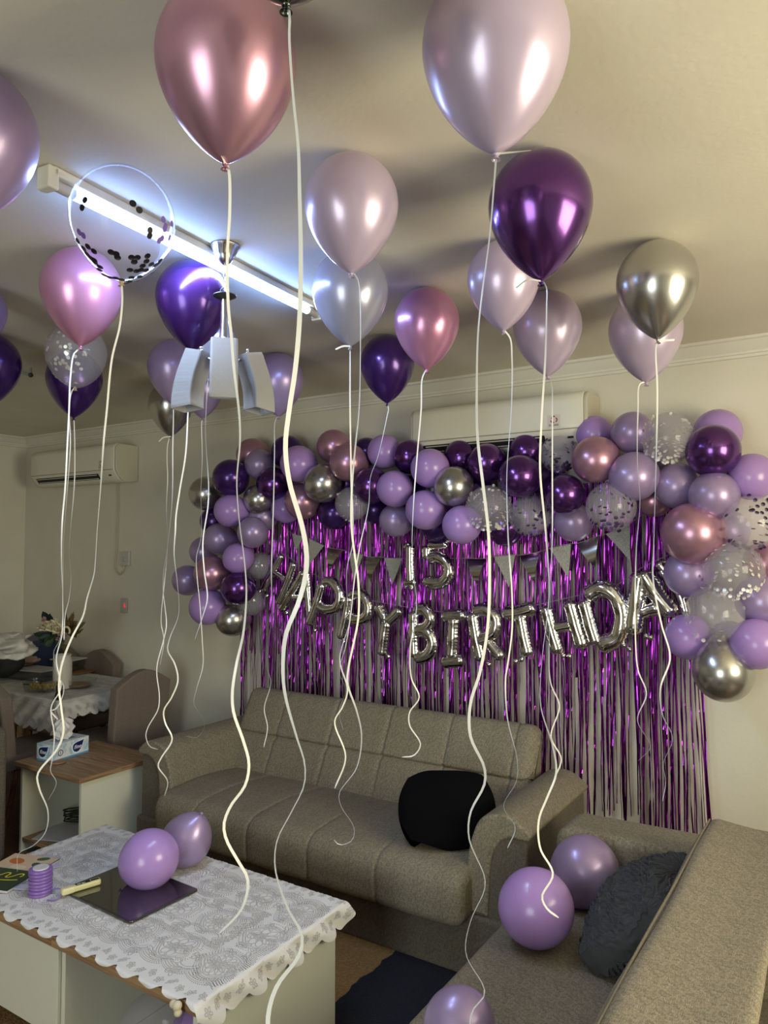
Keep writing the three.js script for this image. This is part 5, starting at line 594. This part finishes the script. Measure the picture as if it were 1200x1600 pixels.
// balloon arch: [type, centre pixel, width, layer (0 = foremost), label]
const ARCH = [
  ['S', 322, 771, 54, 1, 'silver balloon at the upper left shoulder of the arch, outermost left there'],
  ['U', 361, 747, 59, 0, 'dark purple matt balloon at the upper left corner of the arch'],
  ['R', 395, 710, 51, 2, 'mauve balloon on the top left rim of the arch'],
  ['L', 406, 726, 48, 1, 'lilac balloon just before the mauve one at the top left of the arch'],
  ['U', 450, 707, 54, 2, 'dark purple balloon peeping over the arch left of the two rose balloons'],
  ['P', 467, 725, 58, 0, 'pastel lavender balloon at the upper left of the arch, left of the two rose ones'],
  ['D', 427, 756, 52, 1, 'dark purple chrome balloon between the lilac and the left inner silver balloon'],
  ['S', 404, 780, 48, 1, 'small silver balloon on the inner side of the arch, upper left'],
  ['P', 361, 798, 52, 0, 'pastel lavender balloon directly below the dark matt one, left leg of the arch'],
  ['U', 336, 814, 46, 2, 'dark purple balloon mostly hidden at the outer rim of the left leg'],
  ['L', 344, 842, 51, 1, 'lilac balloon in the middle of the left leg, outer side'],
  ['L', 395, 832, 49, 0, 'lilac balloon in the middle of the left leg, inner side'],
  ['L', 319, 861, 46, 2, 'lilac balloon behind the outer rim of the left leg'],
  ['P', 372, 872, 48, 0, 'pastel lavender balloon above the lowest dark purple one, left leg'],
  ['R', 331, 896, 55, 0, 'rose chrome balloon in the left leg of the arch'],
  ['L', 293, 907, 48, 1, 'lilac balloon sticking out furthest left at the left leg'],
  ['D', 372, 919, 53, 0, 'dark purple balloon near the foot of the left leg'],
  ['P', 324, 948, 57, 0, 'pastel lavender balloon at the outer foot of the left leg'],
  ['S', 364, 968, 53, 1, 'silver balloon that ends the left leg of the arch'],
  ['T', 405, 884, 44, 2, 'translucent mauve balloon behind the inner edge of the left leg'],
  ['T', 392, 938, 48, 2, 'translucent brownish balloon behind the foot of the left leg'],
  ['L', 410, 808, 48, 2, 'dim lilac balloon behind the small silver one, left side'],
  ['P', 447, 795, 46, 2, 'lavender balloon half behind the rose one above the first pennant'],
  ['R', 473, 783, 58, 1, 'rose chrome balloon on the lower rim of the arch, upper left'],
  ['S', 505, 755, 61, 0, 'silver balloon left of the small clear one in the upper left of the arch'],
  ['R', 522, 698, 54, 1, 'rose balloon on top of the arch, the higher of the two side by side'],
  ['R', 545, 723, 60, 0, 'rose balloon in the arch, the lower of the two side by side'],
  ['U', 521, 803, 50, 2, 'dark purple balloon under the small clear one, lower rim'],
  ['C', 550, 787, 54, 0, 'small clear balloon in the upper left of the arch'],
  ['D', 580, 759, 58, 0, 'dark purple chrome balloon right of the small clear one'],
  ['U', 573, 707, 48, 2, 'dark purple balloon peeping out between the rose and the lavender ones on top'],
  ['P', 601, 706, 55, 1, 'pastel lavender balloon on top of the arch left of the right air conditioner'],
  ['U', 588, 797, 44, 2, 'dim dark balloon behind the lilac one on the lower rim'],
  ['D', 640, 714, 54, 1, 'dark purple balloon on top of the arch under the left end of the air conditioner'],
  ['P', 672, 732, 62, 0, 'pastel lavender balloon below the left part of the air conditioner, upper of three'],
  ['P', 617, 764, 58, 0, 'pastel lavender balloon, leftmost of the lavender group above the digits'],
  ['L', 619, 813, 53, 1, 'lilac balloon directly above the digit 1'],
  ['P', 665, 797, 63, 0, 'pastel lavender balloon between the silver one and the lilac one over the digits'],
  ['S', 709, 760, 64, 0, 'silver balloon in the middle of the arch'],
  ['D', 722, 716, 60, 2, 'dark purple balloon directly under the air conditioner outlet, behind the silver one'],
  ['D', 761, 724, 62, 1, 'large purple chrome balloon right of the silver one in the middle'],
  ['D', 813, 744, 68, 0, 'large purple chrome balloon above the purple confetti balloon, right of the middle'],
  ['D', 825, 706, 60, 2, 'purple chrome balloon peeping out under the right half of the air conditioner'],
  ['P', 722, 820, 62, 0, 'pastel lavender balloon at the lower rim, right above the digit 5'],
  ['U', 682, 822, 50, 2, 'dark purple balloon tucked behind the lavender ones above the digit 5'],
  ['C', 764, 794, 73, 0, 'clear balloon full of silver confetti in the middle of the arch'],
  ['D', 790, 824, 60, 2, 'dark purple balloon at the lower rim beneath the clear confetti balloon'],
  ['Q', 828, 806, 66, 1, 'clear balloon with purple confetti on the lower rim, right of the middle'],
  ['Q', 872, 710, 58, 1, 'clear balloon with purple confetti right under the air conditioner logo'],
  ['D', 883, 772, 63, 0, 'dark purple chrome balloon below the confetti balloon under the logo'],
  ['R', 931, 718, 74, 0, 'rose gold balloon right of the air conditioner'],
  ['P', 929, 678, 58, 2, 'lavender balloon behind the top of the rose gold one'],
  ['L', 988, 676, 66, 1, 'pearl lilac balloon on the top rim right of the air conditioner'],
  ['L', 991, 744, 78, 0, 'large pearl lilac balloon below the clear silver confetti balloon at the top right'],
  ['C', 1043, 684, 80, 0, 'clear silver confetti balloon at the top right of the arch'],
  ['P', 1121, 676, 74, 2, 'lavender balloon behind the dark purple one at the top right corner'],
  ['D', 1114, 705, 83, 0, 'dark purple chrome balloon at the top right corner of the arch'],
  ['L', 1059, 759, 72, 1, 'pearl lilac balloon between the large lilac one and the rightmost lilac one'],
  ['L', 1116, 775, 77, 0, 'lilac balloon with its dimple to the front, below the corner purple one'],
  ['P', 1175, 745, 74, 1, 'lavender balloon at the right edge beside the corner purple one'],
  ['Q', 1173, 816, 85, 0, 'clear purple confetti balloon at the right edge of the photo'],
  ['R', 1083, 834, 98, 0, 'big rose gold balloon at the top of the right leg'],
  ['C', 1146, 892, 92, 0, 'clear balloon with silver confetti in the right leg, upper of the pair'],
  ['L', 1076, 896, 76, 1, 'lilac balloon below the big rose gold one, right leg'],
  ['C', 1116, 959, 90, 0, 'clear balloon with few silver dots in the right leg, lower of the pair'],
  ['R', 1198, 880, 70, 2, 'rose balloon at the right edge behind the clear pair'],
  ['L', 1190, 938, 80, 1, 'lilac balloon at the right edge beside the lower clear balloon'],
  ['P', 1075, 995, 72, 1, 'lavender balloon at the inner side of the right leg, by the letter Y'],
  ['P', 1182, 1006, 80, 0, 'lavender balloon at the right edge near the foot of the right leg'],
  ['S', 1130, 1049, 92, 0, 'silver chrome balloon that ends the right leg of the arch'],
  ['Q', 955, 792, 78, 0, 'clear balloon with purple confetti over the last pennants'],
  ['L', 896, 816, 62, 2, 'dim lilac balloon on the lower rim above the pennants at the right'],
  ['R', 1022, 782, 52, 2, 'small rose balloon half hidden at the lower rim, left of the big rose gold one'],
  ['L', 1140, 1005, 70, 2, 'lilac balloon behind the lower clear balloon, inside the right leg'],
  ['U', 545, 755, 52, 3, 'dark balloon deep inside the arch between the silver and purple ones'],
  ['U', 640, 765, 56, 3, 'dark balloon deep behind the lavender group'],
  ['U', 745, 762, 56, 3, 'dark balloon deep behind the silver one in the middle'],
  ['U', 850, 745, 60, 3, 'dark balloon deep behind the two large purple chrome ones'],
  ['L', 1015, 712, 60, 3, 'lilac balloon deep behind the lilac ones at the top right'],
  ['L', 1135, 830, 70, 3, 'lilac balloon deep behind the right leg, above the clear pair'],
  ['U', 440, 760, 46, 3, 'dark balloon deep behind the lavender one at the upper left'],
];
for (const [type, x, y, w, layer, label] of ARCH) {
  const z = BACK + [0.32, 0.235, 0.15, 0.11][layer]; const p = onZ(x, y, z); const depth = p.clone().sub(camera.position).dot(FW), R = w * depth / (2 * F) * 0.985;
  const q = ((label.length * 7919 + x * 31 + y * 17) % 100) / 100; const ax = V(Math.cos(q * 40) * 0.55, Math.sin(q * 40) * 0.55, layer ? 1 : 0.9);
  const toEye = camera.position.clone().sub(p).normalize();
  const o = { low: 1.12, sharp: 0.56, axis: ax, knot: layer < 1, group: 'balloons of the arch' };
  if (type === 'C' || type === 'Q') { const qi = new THREE.Quaternion().setFromUnitVectors(V(0, 1, 0), ax.clone().normalize()).invert(); const few = /few/.test(label); o.confetti = [type === 'C' ? (few ? 26 : /small/.test(label) ? 10 : 130) : 60, type === 'C' ? confSilver : confPurple, type === 'C' && !few ? 0.0075 : 0.0085]; o.confDir = () => toEye.clone().multiplyScalar(rr(-0.2, 1)).add(V(rr(-0.9, 0.9), rr(-1.1, 0.6), rr(-0.4, 0.4))).normalize().applyQuaternion(qi); }
  if (label.startsWith('silver chrome balloon that ends')) { o.axis = V(0.05, -1, 0.15); o.low = 1.35; o.sharp = 0.75; }
  balloon('arch_balloon', type, label, [p.x, p.y, p.z], R, o);
}
// loose balloons on the furniture
const loose = (type, x, y, d, R, label, axis, o = {}) => { const p = at(x, y, d); return balloon('balloon', type, label, [p.x, p.y, p.z], R, { low: 1.12, sharp: 0.58, axis, ...o }); };
loose('P', 233, 1342, 2.72, 0.105, 'pastel lavender balloon resting on the black board on the coffee table', V(0.75, 0.35, -0.3));
loose('L', 291, 1313, 2.885, 0.0975, 'pearl lilac balloon on the coffee table behind the lavender one', V(-0.5, -0.8, 0.1), { low: 1.28, sharp: 0.7 });
loose('P', 837, 1418, 2.33, 0.117, 'pastel lavender balloon on the seat of the right sofa', V(0.9, 0.5, 0.35));
loose('L', 913, 1361, 2.60, 0.118, 'pearl lilac balloon in the far corner of the right sofa, behind the lavender one', V(0.55, 0.55, -0.55), { low: 1.2, sharp: 0.65 });
loose('L', 717, 1606, 1.81, 0.089, 'lilac balloon at the bottom edge of the photo, on the front of the right sofa', V(0.3, 0.8, -0.4));
loose('C', 240, 1612, 2.41, 0.115, 'clear balloon on the floor inside the open coffee table', V(0.3, 0.3, -0.8));
loose('P', 312, 1622, 2.42, 0.10, 'dim purple balloon inside the coffee table next to the clear one', V(-0.2, 0.8, -0.4));

scene.traverse((o) => { if (o.isLight) { o.castShadow = !o.isRectAreaLight; } });
renderer.render(scene, camera);
